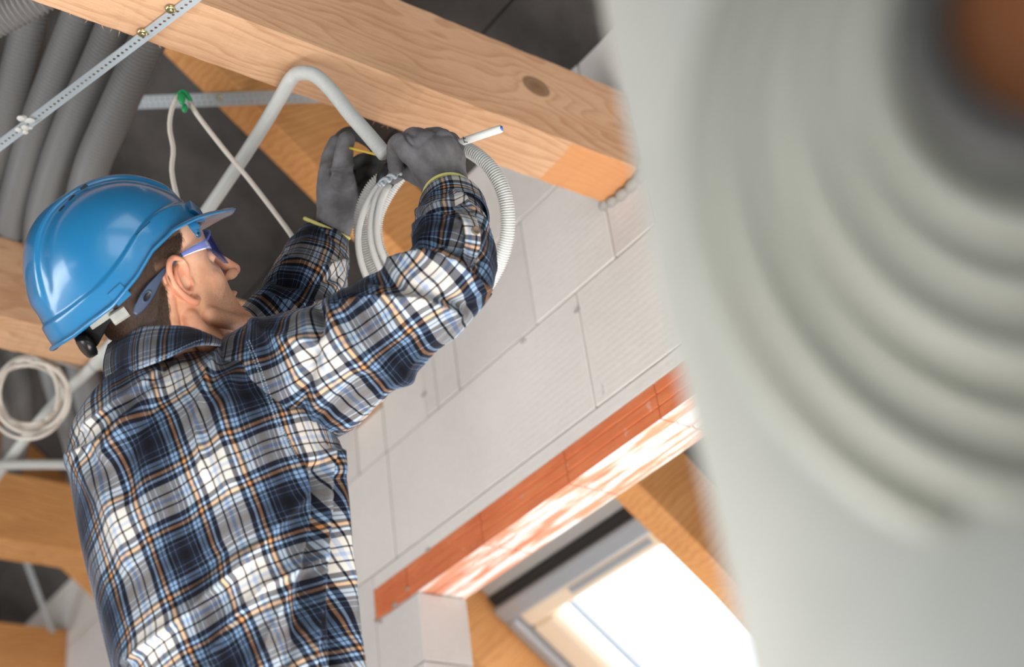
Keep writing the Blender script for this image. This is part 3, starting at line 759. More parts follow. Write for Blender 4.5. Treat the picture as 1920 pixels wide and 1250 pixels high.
def glasses():
    V = []; nu, nv = 61, 15; th = .0018
    for side in (0, 1):
        for i in range(nu):
            yv = -.068 + .136 * i / (nu - 1)
            for j in range(nv):
                t_ = j / (nv - 1); ay = abs(yv) / .068
                zt_ = .044 - .012 * ay ** 2; zb = (-.004 + .017 * math.exp(-(yv / .012) ** 2) - .006 * math.exp(-((abs(yv) - .034) / .018) ** 2) + .026 * max(0, ay - .80) ** 1.2 * 5.5)
                zz = zb + (zt_ - zb) * t_
                xx = .1035 - 9.2 * yv * yv - .10 * (zz - .02) ** 1 * .4 - (th if side else 0)
                V.append((xx, yv, zz))
    n = nu * nv; F = []
    for i in range(nu - 1):
        for j in range(nv - 1):
            a = i * nv + j; F.append((a, a + 1, a + nv + 1, a + nv)); F.append((n + a, n + a + nv, n + a + nv + 1, n + a + 1))
    bd = [i * nv for i in range(nu)] + [(nu - 1) * nv + j for j in range(1, nv)] + [i * nv + nv - 1 for i in range(nu - 2, -1, -1)] + [j for j in range(nv - 2, 0, -1)]
    for a, b in zip(bd, bd[1:] + bd[:1]): F.append((a, a + n, b + n, b))
    g = mesh_obj('safety_glasses', Hn(V), F, M['blueglass'], man); fix_normals(g)
    tag(g, label='blue tinted wraparound safety glasses')
    tube('lens_edge', [Hn((.1035 - 9.2 * yy * yy - .001, yy, .0445 - .012 * (abs(yy) / .068) ** 2)) for yy in np.linspace(-.068, .068, 21)], .0016, M['bluearm'], g, m=8, step=.004)
    for s_ in (-1, 1):
        pts = [(.0625, .0675, .028), (.058, .0725, .029), (.050, .0765, .0305), (.035, .0785, .032), (.012, .0785, .033)]
        v_, f_ = [], []
        path = spline([(a, b * s_, c) for a, b, c in pts], 30); hgt = np.interp(np.linspace(0, 1, 30), [0, .25, .6, 1], [.0085, .0065, .0045, .003])
        for i, p in enumerate(path):
            for k in range(10):
                an = 2 * math.pi * k / 10; v_.append((p[0], p[1] + .0017 * math.cos(an), p[2] + hgt[i] * math.sin(an)))
        f_ = grid_faces(30, 10) + [tuple(range(9, -1, -1)), tuple(range(290, 300))]
        mesh_obj('temple', Hn(v_), f_, M['bluearm'], g)
        # temple end: flat grey strap with an eyelet going down and back behind the ear
        path = spline([(.012, .078 * s_, .033), (-.022, .0795 * s_, .026), (-.045, .080 * s_, .017), (-.066, .077 * s_, .006), (-.088, .071 * s_, -.006)], 40)
        hw = np.interp(np.linspace(0, 1, 40), [0, .3, .45, .62, .76, .92, 1], [.0028, .0032, .0046, .0078, .0088, .0068, .003])
        v_ = []
        tt = np.gradient(path, axis=0); tt /= np.linalg.norm(tt, axis=1)[:, None]
        for i, p in enumerate(path):
            wv = np.cross(tt[i], (0, s_, 0)); wv /= np.linalg.norm(wv); nn = np.cross(tt[i], wv)
            for k in range(10):
                an = 2 * math.pi * k / 10; v_.append(p + wv * hw[i] * math.cos(an) + nn * .0014 * math.sin(an))
        e_ = mesh_obj('temple_tip', Hn(v_), grid_faces(40, 10) + [tuple(range(9, -1, -1)), tuple(range(390, 400))], M['greyblue'], g)
        c = path[29]; a_ = tt[29]; wv = np.cross(a_, (0, s_, 0)); wv /= np.linalg.norm(wv); v_ = []
        for rr_, oo in ((1, .0012), (1, .0024), (.78, .0026), (.74, .0016), (.0, .0015)):
            for k in range(20):
                an = 2 * math.pi * k / 20; v_.append(c + a_ * .0095 * rr_ * math.cos(an) + wv * .0055 * rr_ * math.sin(an) + np.array([0, s_ * oo, 0]))
        ff = grid_faces(5, 20); mesh_obj('eyelet', Hn(v_), ff, None, g, mats=[M['greyblue'], M['black']], fmat=[0] * 60 + [1] * 20)
glasses()

# hard hat
XF = np.array([.7014, -.3327, .6303]); XU = np.array([-.7057, -.1997, .6798]); XF /= np.linalg.norm(XF); XU -= XF * (XU @ XF); XU /= np.linalg.norm(XU); XS = np.cross(XU, XF)
XO = np.array([.6721, 1.6130, 1.2079 + CZ]); XAX = np.array([XF, XS, XU])
def X(a): return XO + np.asarray(a, float) @ XAX
RA, RB, RH = .134, .105, .150
def rim_z(ph):
    d = abs(math.degrees(math.atan2(math.sin(ph), math.cos(ph))))
    return float(np.interp(d, [0, 30, 52, 68, 85, 100, 120, 150, 180], [.018, .022, .029, .030, .021, .003, -.012, -.017, -.015]))
def rim_pt(ph, out=0.0, dz=0.0):
    return np.array([(RA + out) * math.cos(ph), (RB + out) * math.sin(ph), rim_z(ph) + dz])
def hat():
    n, m = 90, 240; V = []
    rz = np.array([rim_z(2 * np.pi * j / m) for j in range(m)])
    k_ = np.ones(13) / 13; rz = np.convolve(np.r_[rz[-6:], rz, rz[:6]], k_, 'valid')
    for i in range(n):
        ta = (i / (n - 1)) * np.pi / 2 * .995
        qr = max(math.cos(ta), 1e-4) ** .80; s_ = math.sin(ta)
        for j in range(m):
            ph = 2 * np.pi * j / m; c, sn = math.cos(ph), math.sin(ph)
            z_ = rz[j] * (1 - s_) ** 1.3 + RH * s_
            x_, y_ = RA * qr * c, RB * qr * sn
            
            hgt_ = z_ - rz[j]
            # lower band stands proud
            off = .0035 * (1 - float(sm(.031, .036, hgt_)))
            # centre crest with its two flutes
            w_ = .030 + .012 * max(0, c)
            cr = float(sm(w_ + .006, w_, abs(y_))) * float(sm(.045, .07, hgt_))
            off += .0045 * cr
            fl = math.exp(-((abs(y_) - w_ - .012) / .007) ** 2) * float(sm(.05, .08, hgt_)); off -= .0018 * fl
            rad = np.array([c, sn, s_ * 1.0]); rad /= np.linalg.norm(rad)
            V.append(np.array([x_, y_, z_]) + rad * off)
    F = grid_faces(n, m) + [tuple(range((n - 1) * m, n * m))]
    V = np.array(V)
    inner = V * np.array([.975, .968, .98]) ; N = len(V)
    F2 = [tuple(a + N for a in q[::-1]) for q in F]
    edge = [(j + N, (j + 1) % m + N, (j + 1) % m, j) for j in range(m)]
    hat_o = mesh_obj('hard_hat', X(np.vstack([V, inner])), F + F2 + edge, M['hat'], man)
    tag(hat_o, label='glossy blue hard hat with peak and rear ratchet')
    # rolled rim and peak in one flange
    m2 = 200; V = []; prof = 12
    for j in range(m2):
        ph = 2 * np.pi * j / m2; c, sn = math.cos(ph), math.sin(ph)
        dd = abs(math.degrees(math.atan2(sn, c)))
        br = float(np.interp(dd, [0, 20, 40, 55, 70, 85, 180], [.052, .049, .034, .019, .010, .0085, .0095]))
        drop = -.012 * float(np.interp(dd, [0, 30, 60, 90], [1, .8, .2, 0]))
        p0 = rim_pt(ph, .000, .002); dirv = np.array([c * 1.15, sn * .85, 0]); dirv /= np.linalg.norm(dirv)
        p1 = p0 + dirv * br + np.array([0, 0, drop])
        t1_ = .0022; t2_ = .0034
        for k in range(prof):
            an = 2 * math.pi * k / prof; cc, ss = math.cos(an), math.sin(an)
            mid = (p0 + p1) / 2; ax_ = (p1 - p0) / 2
            V.append(mid + ax_ * cc * 1.08 + np.array([0, 0, ss * (t1_ if cc < .5 else t2_)]) + np.array([0, 0, .004 * (1 - cc * cc) * float(np.interp(dd, [0, 45, 70], [1, .6, 0]))]))
    Fm = []
    for j in range(m2):
        for k in range(prof): Fm.append((j * prof + k, j * prof + (k + 1) % prof, ((j + 1) % m2) * prof + (k + 1) % prof, ((j + 1) % m2) * prof + k))
    pk = mesh_obj('peak', X(V), Fm, M['hat'], hat_o); fix_normals(pk)
    # rain-gutter ridge above the band
    pts = [rim_pt(ph, .0005, .0345) * np.array([.985, .985, 1]) for ph in np.linspace(0, 2 * np.pi, 120)]
    # details snapped to the shell
    from mathutils.bvhtree import BVHTree
    bv = BVHTree.FromPolygons([tuple(p) for p in X(V)] and [tuple(v_.co) for v_ in hat_o.data.vertices], [tuple(p.vertices) for p in hat_o.data.polygons])
    cam0 = Vector((0, 0, CZ))
    def hit(px, py):
        d = Vector(uray(px, py)).normalized(); r = bv.ray_cast(cam0, d)
        return (np.array(r[0]), np.array(r[1])) if r[0] is not None else (None, None)
    def plate(name, px0, px1, width, thick, mat, lift=.0):
        pts = []
        for t_ in np.linspace(0, 1, 6):
            c, n_ = hit(px0[0] + (px1[0] - px0[0]) * t_, px0[1] + (px1[1] - px0[1]) * t_)
            if c is None: return
            if n_ @ uray(*px0) > 0: n_ = -n_
            pts.append((c, n_))
        V = []
        for i, (c, n_) in enumerate(pts):
            tg_ = pts[min(i + 1, 5)][0] - pts[max(i - 1, 0)][0]; tg_ /= np.linalg.norm(tg_); wv = np.cross(tg_, n_)
            for a, b in ((-1, lift - .002), (1, lift - .002), (1, lift + thick), (.0, lift + thick), (-1, lift + thick)): V.append(c + wv * a * width / 2 + n_ * b)
        o = mesh_obj(name, V, grid_faces(6, 5) + [(4, 3, 2, 1, 0), tuple(range(25, 30))], mat, hat_o, smooth=False); fix_normals(o); bevel_mesh(o, .0005)
    for a, b in (((111, 396), (121, 385)), ((129, 376), (140, 365)), ((151, 356), (163, 346))): plate('vent', a, b, .0052, .0003, M['black'])
    plate('accessory_slot', (212, 563), (236, 541), .021, .0022, M['hat'])
    plate('front_mount', (352, 388), (374, 404), .022, .006, M['hat'])
    plate('slot_line', (254, 441), (282, 415), .0016, .0003, M['black'])
    # lug with a hole under the rim at the brow
    c = rim_pt(-math.radians(47), -.002, -.008)
    v_, f_ = ellipsoid(c, (.014, .003, .009)); v2, f2 = ellipsoid(c + np.array([.004, -.0005, -.008]), (.0055, .003, .007)); v_, f_ = join_geo([(v_, f_), (v2, f2)])
    mesh_obj('lug', X(v_), f_, M['hat'], hat_o)
    v_, f_ = ellipsoid(c + np.array([.004, -.0032, -.0095]), (.002, .0008, .002)); mesh_obj('lug_hole', X(v_), f_, M['black'], hat_o)
    # suspension: headband (grey sides, black rear) and knob
    def band(name, a0, a1, ra, rb, z0f, hgt_, mat, th=.002, bv=.0008):
        V = []; K = 40
        for ph in np.linspace(a0, a1, K):
            z0 = z0f(ph)
            for (r_, h_) in ((0, 0), (th, 0), (th, hgt_), (0, hgt_)): V.append(((ra + r_) * math.cos(ph), (rb + r_) * math.sin(ph), z0 + h_))
        o = mesh_obj(name, X(V), grid_faces(K, 4) + [(3, 2, 1, 0), tuple(range(4 * K - 4, 4 * K))], mat, hat_o, smooth=False); fix_normals(o); bevel_mesh(o, bv)
    band('headband', math.radians(-150), math.radians(150), .109, .083, lambda p: .000 - .022 * float(sm(1.0, 2.4, abs(p))), .020, M['harness'])
    band('rear_band', math.radians(128), math.radians(232), .104, .078, lambda p: -.044 + .018 * float(sm(.3, .9, abs(p - math.pi))), .030, M['blackplastic'], .004)
    for sg in (-1, 1):
        band('strap_guide', math.radians(180 + sg * 62), math.radians(180 + sg * 52), .114, .086, lambda p: -.034, .017, M['harness'], .006, .0025)
        band('crown_strap', math.radians(sg * 50), math.radians(sg * 58), .112, .086, lambda p: .0, .05, M['harness'], .003)
    v_, f_ = [], []
    for r_, h_ in ((.0, .014), (.010, .014), (.016, .012), (.018, .008), (.018, .001), (.0, .0)):
        for k in range(32):
            an = 2 * math.pi * k / 32; rr_ = r_ * (1 + (.04 if k % 2 else 0)) if r_ > .015 else r_
            v_.append((-.103 - h_, -.024 + rr_ * math.cos(an), -.035 + rr_ * math.sin(an)))
    mesh_obj('ratchet_knob', X(v_), grid_faces(6, 32), M['blackplastic'], hat_o)
def hat_mat():
    t = NT('hard_hat_blue'); t.set('Base Color', (*srgb(28, 106, 152), 1)).set('Roughness', .28); t.b.inputs['Coat Weight'].default_value = .6; t.b.inputs['Coat Roughness'].default_value = .12
    n1 = t.noise(t.tc(), 220, 2); t.bump(n1, .05, .0004); return t.m
M['hat'] = hat_mat(); M['harness'] = plain('grey_harness', srgb(176, 178, 170), .5); M['blackplastic'] = plain('black_plastic', srgb(26, 26, 27), .28)
hat()

# ------------------------------------------------------------------ plaid shirt
def plaid():
    t = NT('plaid_flannel'); uv = t.n('ShaderNodeUVMap', uv_map='UVMap').outputs[0]
    o = t.tc(); wn = t.n('ShaderNodeTexNoise'); t.l(o, wn.inputs['Vector']); wn.inputs['Scale'].default_value = 9; wn.inputs['Detail'].default_value = 2
    off = t.n('ShaderNodeVectorMath', operation='SUBTRACT'); t.l(wn.outputs['Color'], off.inputs[0]); off.inputs[1].default_value = (.5, .5, .5)
    sc = t.n('ShaderNodeVectorMath', operation='SCALE'); t.l(off.outputs[0], sc.inputs[0]); sc.inputs['Scale'].default_value = .09
    ad = t.n('ShaderNodeVectorMath', operation='ADD'); t.l(uv, ad.inputs[0]); t.l(sc.outputs[0], ad.inputs[1])
    sp = t.n('ShaderNodeSeparateXYZ'); t.l(ad.outputs[0], sp.inputs[0])
    nv = srgb(17, 21, 32); bk = srgb(9, 10, 16); sb = srgb(100, 126, 154); lb = srgb(150, 176, 204); og = srgb(182, 122, 72); wh = srgb(197, 191, 182); lw = srgb(196, 212, 228)
    st = [(0, bk), (.06, nv), (.137, sb), (.148, nv), (.238, sb), (.25, bk), (.31, sb), (.365, nv), (.385, sb), (.44, bk), (.50, og), (.55, nv), (.59, lb), (.635, nv), (.725, wh), (.87, bk), (.90, wh), (.965, srgb(140, 156, 182))]
    outs = []
    for k in (0, 1):
        pp = t.math('MULTIPLY', t.math('PINGPONG', sp.outputs[k], .5), 2.0)
        outs.append(t.ramp(pp, st, 'CONSTANT'))
    # twill weave: warp and weft threads alternate
    dg = t.math('FRACT', t.math('MULTIPLY', t.math('ADD', sp.outputs[0], sp.outputs[1]), 90))
    hn = t.noise(uv, 160, 2)
    f_ = t.math('ADD', t.math('MULTIPLY', t.math('GREATER_THAN', dg, .5), .22), t.math('ADD', .30, t.math('MULTIPLY', t.math('SUBTRACT', hn, .5), .9)))
    c = t.mix(f_, outs[0], outs[1])
    pr = t.mix(1.0, outs[0], outs[1], 'MULTIPLY'); gm = t.n('ShaderNodeGamma'); t.l(pr, gm.inputs[0]); gm.inputs[1].default_value = .5
    c = t.mix(.74, c, gm.outputs[0])
    t.color(c); t.set('Roughness', .95).set('Specular IOR Level', .15)
    t.b.inputs['Sheen Weight'].default_value = .10; t.b.inputs['Sheen Roughness'].default_value = .4; t.b.inputs['Sheen Tint'].default_value = (.75, .82, 1, 1)
    t.bump(t.math('ADD', t.noise(uv, 60, 3), t.math('MULTIPLY', dg, .4)), .35, .0012)
    return t.m
M['plaid'] = plaid()
AL = np.array([.8145, -.580, 0]); DL = np.array([.580, .8145, 0])
def seg_dist(px, py, poly):
    best = np.full(px.shape, 1e9)
    for (a, b) in zip(poly[:-1], poly[1:]):
        ax, ay = a; bx, by = b; dx, dy = bx - ax, by - ay
        t_ = np.clip(((px - ax) * dx + (py - ay) * dy) / (dx * dx + dy * dy), 0, 1)
        # signed distance: positive on the right of the line
        ex, ey = px - (ax + t_ * dx), py - (ay + t_ * dy)
        d = np.hypot(ex, ey) * np.sign(dx * ey - dy * ex + 1e-9); best = np.where(np.abs(d) < np.abs(best), d, best)
    return best
FOLDS = []   # (polyline, width, height, kind)
def fold(poly, sig, amp, kind='r'): FOLDS.append((poly, sig, amp, kind))
def sculpt(V, N, sel=None, noise_amp=.003, nscale=9.0, aniso=None):
    px, py, _ = proj(V); facing = -(N * (V - np.array([0, 0, CZ]))).sum(1) / np.linalg.norm(V - np.array([0, 0, CZ]), axis=1)
    w_ = np.clip((facing + .15) / .4, 0, 1); D_ = np.zeros(len(V))
    for poly, sig, amp, kind in (sel or []):
        d = seg_dist(px, py, poly)
        if kind == 'r': D_ += amp * np.exp(-(d / sig) ** 2)
        else:  # step: overhanging fold, high on one side falling sharply on the other
            D_ += amp * np.where(d > 0, np.exp(-(d / sig)), np.exp(-(d / (sig * .42)) ** 2))
    D_ *= w_ * 1.7
    if noise_amp:
        A_ = np.eye(3) if aniso is None else aniso
        q_ = V @ A_.T
        nz = np.array([noise.noise(Vector(p * nscale)) + .5 * noise.noise(Vector(p * nscale * 2.3 + 5)) for p in q_])
        rid = 1 - 2 * np.abs(nz); D_ += noise_amp * rid
    return V + N * D_[:, None]
def normals_of(V, F):
    me = bpy.data.meshes.new('t'); me.from_pydata(V.tolist(), [], F); me.update()
    N = np.zeros(len(V) * 3); me.vertices.foreach_get('normal', N); bpy.data.meshes.remove(me); return N.reshape(-1, 3)
def smooth_rings(R, n):
    R = np.array(R, float); s = np.r_[0, np.cumsum(np.abs(np.diff(R[:, 0])) + 1)]
    return spline(np.c_[R], n) if False else np.array([np.interp(np.linspace(0, s[-1], n), s, R[:, j]) for j in range(R.shape[1])]).T
def gsmooth(a, k):
    ker = np.hanning(k * 2 + 3)[1:-1]; ker /= ker.sum(); pad = np.pad(a, ((k, k), (0, 0)), 'edge')
    out = np.array([np.convolve(pad[:, j], ker, 'valid') for j in range(a.shape[1])]).T
    out[0] = a[0]; out[-1] = a[-1]; return out
PER = .142
def torso():
    R = [(1560, 330, 735, 1.85, .125), (1380, 262, 702, 1.88, .122), (1250, 222, 676, 1.90, .120), (1150, 195, 668, 1.92, .122), (1050, 172, 661, 1.94, .125), (950, 153, 652, 1.96, .128), (870, 139, 638, 1.98, .13),
         (830, 138, 612, 1.99, .122), (795, 152, 590, 2.0, .112), (762, 172, 560, 2.01, .098), (735, 190, 535, 2.03, .08), (715, 212, 505, 2.05, .064), (704, 245, 480, 2.06, .052), (698, 275, 458, 2.07, .042), (688, 300, 452, 2.075, .036)]
    n, m = 250, 300; Q = gsmooth(smooth_rings(R, n), 6); V = np.zeros((n, m, 3)); a = np.linspace(0, 2 * np.pi, m, endpoint=False)
    for i, (y_, l_, r_, d, b) in enumerate(Q):
        c = P((l_ + r_) / 2, y_, d); hw = (r_ - l_) / 2 * d / FPX
        ca, sa = np.cos(a), np.sin(a); e = .85
        lat = hw * np.sign(ca) * np.abs(ca) ** e; dep = b * np.sign(sa) * np.abs(sa) ** e
        # hollow of the spine and shoulder blades on the back (near side, sa<0)
        back = np.clip(-sa, 0, 1)
        dep = dep + back * .010 * np.exp(-((ca + .1) / .16) ** 2)
        V[i] = c + lat[:, None] * AL + dep[:, None] * DL
        # perspective makes near side ride up: tilt ring so silhouette stays level
        V[i, :, 2] += -.10 * dep
    F = grid_faces(n, m)
    cen = V.mean(1); lens = np.r_[0, np.cumsum(np.linalg.norm(np.diff(cen, axis=0), axis=1))]
    per = np.linalg.norm(np.roll(V, -1, axis=1) - V, axis=2); mid = int(m * .75)
    arc = np.cumsum(per, axis=1) - per; arc = arc - arc[:, mid:mid + 1]
    ln = (lens[-1] - lens)[:, None] * np.ones((1, m))                 # grows downward
    U = (arc * .98 - ln * .19); W = (arc * .37 + ln * .93)
    Vf = V.reshape(-1, 3); px, py, _ = proj(Vf); NN = normals_of(Vf, F)
    front = (NN * (Vf - np.array([0, 0, CZ]))).sum(1) * (1 if (NN.reshape(n, m, 3)[120, mid] @ DL) < 0 else -1) < 0
    k = np.argmin(np.hypot(px - 349, py - 1040) + 1e5 * (~front)); U = (U.ravel() - U.ravel()[k]) / PER; W = (W.ravel() - W.ravel()[k]) / PER
    uv = np.c_[U, W] + 100
    if NN.reshape(n, m, 3)[120, mid] @ DL > 0: F = [q[::-1] for q in F]; NN = -NN
    # loop uvs with the seam on the far side
    li = np.array([i_ for q in F for i_ in q]); luv = uv[li].reshape(-1, 4, 2); jj = (li % m).reshape(-1, 4)
    wrap = (jj.max(1) - jj.min(1)) > m / 2
    ptot = per.sum(1)
    for q_i in np.where(wrap)[0]:
        for c_ in range(4):
            if jj[q_i, c_] < m / 2: luv[q_i, c_] += np.array([.98, .37]) * ptot[li.reshape(-1, 4)[q_i, c_] // m] / PER
    ani = np.array([AL * 1.3 + np.array([0, 0, .5]), DL, np.array([.3, 0, .35])])
    T = [([(375, 632), (330, 690), (262, 770), (205, 850)], 15, .009, 'r'), ([(425, 640), (392, 700), (372, 790), (385, 880)], 14, .008, 's'), ([(470, 660), (430, 720), (415, 800), (430, 900)], 18, .006, 'r'),
         ([(300, 700), (240, 745), (170, 800)], 14, .007, 's'), ([(345, 660), (300, 730), (250, 820), (235, 920)], 20, -.006, 'r'),
         ([(560, 870), (580, 960), (545, 1090), (505, 1190), (470, 1300)], 14, .010, 's'), ([(610, 850), (606, 960), (596, 1100), (584, 1260)], 10, .012, 's'), ([(632, 850), (642, 980), (652, 1120), (668, 1260)], 9, .007, 'r'),
         ([(590, 880), (585, 1000), (560, 1140), (540, 1250)], 12, -.012, 'r'), ([(625, 900), (628, 1050), (632, 1250)], 11, -.012, 'r'),
         ([(560, 940), (500, 1010), (430, 1080), (350, 1150), (250, 1230)], 20, .008, 's'), ([(580, 1060), (500, 1100), (430, 1170), (380, 1260)], 16, .008, 's'), ([(480, 1010), (410, 1040), (330, 1120)], 14, -.005, 'r'),
         ([(150, 870), (200, 930), (240, 1050)], 22, .006, 'r'), ([(140, 850), (190, 830), (240, 790)], 12, .006, 's')]
    Vf = sculpt(Vf, NN, T, .0028, 10, ani)
    return Vf, F, luv.reshape(-1, 2)
def sleeve(Rg, n, m, folds, phase=(0, 0), namp=.003, flat=1.0, squash=.92):
    Q = np.array([np.r_[P(x_, y_, d), r * d / FPX] for x_, y_, d, r in Rg]); S_ = spline(Q, n)
    path, rad = S_[:, :3], gsmooth(S_[:, 3:4], 4)[:, 0]; t_, U_, V_ = frames(path, up0=ROT[2])
    # keep one frame axis pointing away from the lens
    a = np.linspace(0, 2 * np.pi, m, endpoint=False)
    # U starts along view dir, V in image plane
    v = path[:, None] + rad[:, None, None] * (np.cos(a)[None, :, None] * squash * U_[:, None] + np.sin(a)[None, :, None] * V_[:, None])
    F = grid_faces(n, m); s = np.r_[0, np.cumsum(np.linalg.norm(np.diff(path, axis=0), axis=1))]
    Vf = v.reshape(-1, 3); NN = normals_of(Vf, F)
    if (NN.reshape(n, m, 3)[n // 2, 0] @ U_[n // 2]) < 0: F = [q[::-1] for q in F]; NN = -NN
    rm = rad.mean() * .5 + rad * .5
    li = np.array([i_ for q in F for i_ in q]); ii, jj = li // m, (li % m).astype(float)
    jm = jj.reshape(-1, 4); wrap = (jm.max(1) - jm.min(1)) > m / 2; jm[wrap] = np.where(jm[wrap] < m / 2, jm[wrap] + m, jm[wrap])
    uv = np.c_[s[ii] / PER + phase[0], (jm.ravel() / m - .5) * 2 * np.pi * rm[ii] / PER + phase[1]] + 50
    Vf = sculpt(Vf, NN, folds, namp, 13)
    return Vf, F, uv
RS = [([(600, 575), (590, 640), (575, 720), (562, 800), (550, 860)], 13, -.012, 'r'), ([(622, 580), (640, 640), (690, 690), (760, 700)], 18, .006, 'r'),
      ([(650, 575), (720, 560), (790, 560), (850, 580)], 10, .010, 's'), ([(700, 520), (760, 540), (830, 560), (880, 575)], 12, -.007, 'r'),
      ([(735, 500), (800, 480), (860, 500), (905, 540)], 10, .008, 's'), ([(755, 470), (830, 450), (900, 490)], 8, -.006, 'r'),
      ([(770, 430), (830, 410), (900, 445)], 9, .006, 's'), ([(790, 400), (850, 385), (910, 410)], 8, .005, 'r'),
      ([(850, 365), (870, 400), (905, 425)], 8, .007, 's'), ([(640, 800), (720, 720), (800, 640), (870, 570)], 14, .005, 's'), ([(480, 610), (520, 640), (600, 640)], 12, .005, 'r'),
      ([(600, 790), (690, 700), (780, 630)], 12, -.005, 'r')]
parts = []; luvs = []
tv, tf, tuv = torso(); parts.append((tv, tf)); luvs.append(tuv)
right_sleeve = [(415, 752, 2.03, 70), (455, 742, 2.02, 108), (520, 722, 2.0, 127), (585, 700, 1.98, 124), (650, 660, 1.96, 108), (715, 617, 1.95, 98), (780, 572, 1.94, 90), (828, 530, 1.95, 86), (848, 490, 1.98, 82), (848, 450, 2.03, 72), (846, 410, 2.08, 62), (843, 392, 2.11, 56), (840, 380, 2.12, 50)]
for args in [(right_sleeve, 190, 170, RS, (.1, .5), .0036),
             ([(330, 720, 2.12, 90), (400, 690, 2.17, 85), (480, 650, 2.2, 80), (540, 600, 2.22, 76), (565, 560, 2.25, 74), (582, 520, 2.29, 68), (594, 485, 2.33, 60), (600, 466, 2.35, 52), (604, 455, 2.36, 45)], 120, 120,
              [([(500, 560), (560, 575), (620, 560)], 9, .008, 's'), ([(515, 525), (570, 535), (630, 520)], 8, -.006, 'r'), ([(540, 490), (600, 505), (640, 490)], 8, .006, 's')], (.4, .3), .0035)]:
    v_, f_, u_ = sleeve(*args); parts.append((v_, f_)); luvs.append(u_)
v_, f_ = join_geo(parts)
shirt = mesh_obj('plaid_shirt', v_, f_, M['plaid'], man, uvs={'loop': np.vstack(luvs)})
tag(shirt, label='blue, navy and cream plaid flannel shirt with orange stripes')
# collar, cuffs and button
def strip(name, top, bot, n, rows, parent, mat, thick=.0025, closed=True, phase=(0, 0), bulge=.004):
    tp, bt = np.array(top), np.array(bot)
    if closed: tp = np.vstack([tp, tp[:1]]); bt = np.vstack([bt, bt[:1]])
    A_, B_ = spline(tp, n), spline(bt, n); cen = A_.mean(0); V = []
    s_ = np.r_[0, np.cumsum(np.linalg.norm(np.diff(B_, axis=0), axis=1))]; h_ = np.linalg.norm(A_ - B_, axis=1).mean()
    uv = []
    for k in range(n):
        o_ = A_[k] * .5 + B_[k] * .5 - cen; o_[2] *= .3; o_ /= np.linalg.norm(o_)
        for side in (1, 0):
            for r in (range(rows) if side else range(rows - 1, -1, -1)):
                t_ = r / (rows - 1); V.append(A_[k] * (1 - t_) + B_[k] * t_ + o_ * (bulge * math.sin(math.pi * t_) + (thick if side else 0))); uv.append((s_[k] / PER + phase[0], t_ * h_ / PER + phase[1]))
    o = mesh_obj(name, V, grid_faces(n, rows * 2), mat, parent, uvs=uv); fix_normals(o); return o
top = [P(205, 645, 2.06), P(230, 627, 2.01), P(268, 614, 1.97), P(310, 611, 1.95), P(352, 613, 1.95), P(385, 624, 1.97), P(408, 636, 2.03), P(420, 655, 2.14), P(340, 665, 2.19), P(255, 660, 2.15)]
bot = [P(203, 722, 2.05), P(230, 706, 1.97), P(272, 688, 1.91), P(318, 670, 1.885), P(362, 650, 1.885), P(402, 648, 1.94), P(430, 660, 2.03), P(440, 700, 2.14), P(340, 740, 2.2), P(250, 740, 2.16)]
col = strip('collar', top, bot, 90, 9, man, M['plaid'], phase=(.30, -.20), bulge=.006)
tag(col, label='turned-down plaid collar')
def cuff(rings, ph, label):
    v_, f_, u_ = sleeve(rings, 40, 80, [], ph, .0012)
    n_, m_ = 40, 80; inner = v_.reshape(n_, m_, 3); c_ = inner.mean(1, keepdims=True); inn = (c_ + (inner - c_) * .95).reshape(-1, 3)
    F_ = f_ + [tuple(i_ + n_ * m_ for i_ in q[::-1]) for q in f_]
    for e_ in (0, n_ - 1):
        for j in range(m_): a_, b_ = e_ * m_ + j, e_ * m_ + (j + 1) % m_; F_.append((a_, b_, b_ + n_ * m_, a_ + n_ * m_))
    lu = np.vstack([u_, u_.reshape(-1, 4, 2)[:, ::-1].reshape(-1, 2), np.full(((len(F_) - 2 * len(f_)) * 4, 2), 50.2)])
    o = mesh_obj('cuff', v_ if False else np.vstack([v_, inn]), F_, M['plaid'], man, uvs={'loop': lu}); tag(o, label=label); return o
cu = cuff([(852, 412, 2.075, 67), (848, 390, 2.10, 62), (844, 380, 2.12, 58), (840, 372, 2.13, 50)], (.15, .3), 'near plaid cuff with a brown button')
cuff([(594, 496, 2.325, 62), (599, 480, 2.335, 57), (605, 458, 2.355, 50), (609, 446, 2.365, 46)], (.6, .2), 'far plaid cuff')
def disc(name, c, n_, r, th, mat, parent):
    n_ = n_ / np.linalg.norm(n_); a_ = np.cross(n_, (0, 0, 1)); a_ /= np.linalg.norm(a_); b_ = np.cross(n_, a_); V = []
    for q, h in ((0.05, .3), (.55, .3), (.7, 1), (.92, 1), (1, .4), (1, -1)):
        for k in range(20): V.append(c + (a_ * math.cos(k * math.pi / 10) + b_ * math.sin(k * math.pi / 10)) * r * q + n_ * th * h)
    o = mesh_obj(name, V, grid_faces(6, 20) + [tuple(range(20))], mat, parent); fix_normals(o); return o
M['horn'] = plain('brown_horn', srgb(96, 84, 70), .35)
from mathutils.bvhtree import BVHTree
def bvh(*obs):
    V, F, o_ = [], [], 0
    for ob in obs:
        V += [tuple(q.co) for q in ob.data.vertices]; F += [tuple(i_ + o_ for i_ in p.vertices) for p in ob.data.polygons]; o_ = len(V)
    return BVHTree.FromPolygons(V, F)
BV = bvh(shirt, cu)
def on(px, py, lift):
    h = BV.ray_cast(Vector((0, 0, CZ)), Vector(uray(px, py)).normalized()); n_ = np.array(h[1]); n_ = -n_ if n_ @ uray(px, py) > 0 else n_
    return np.array(h[0]) + n_ * lift, n_
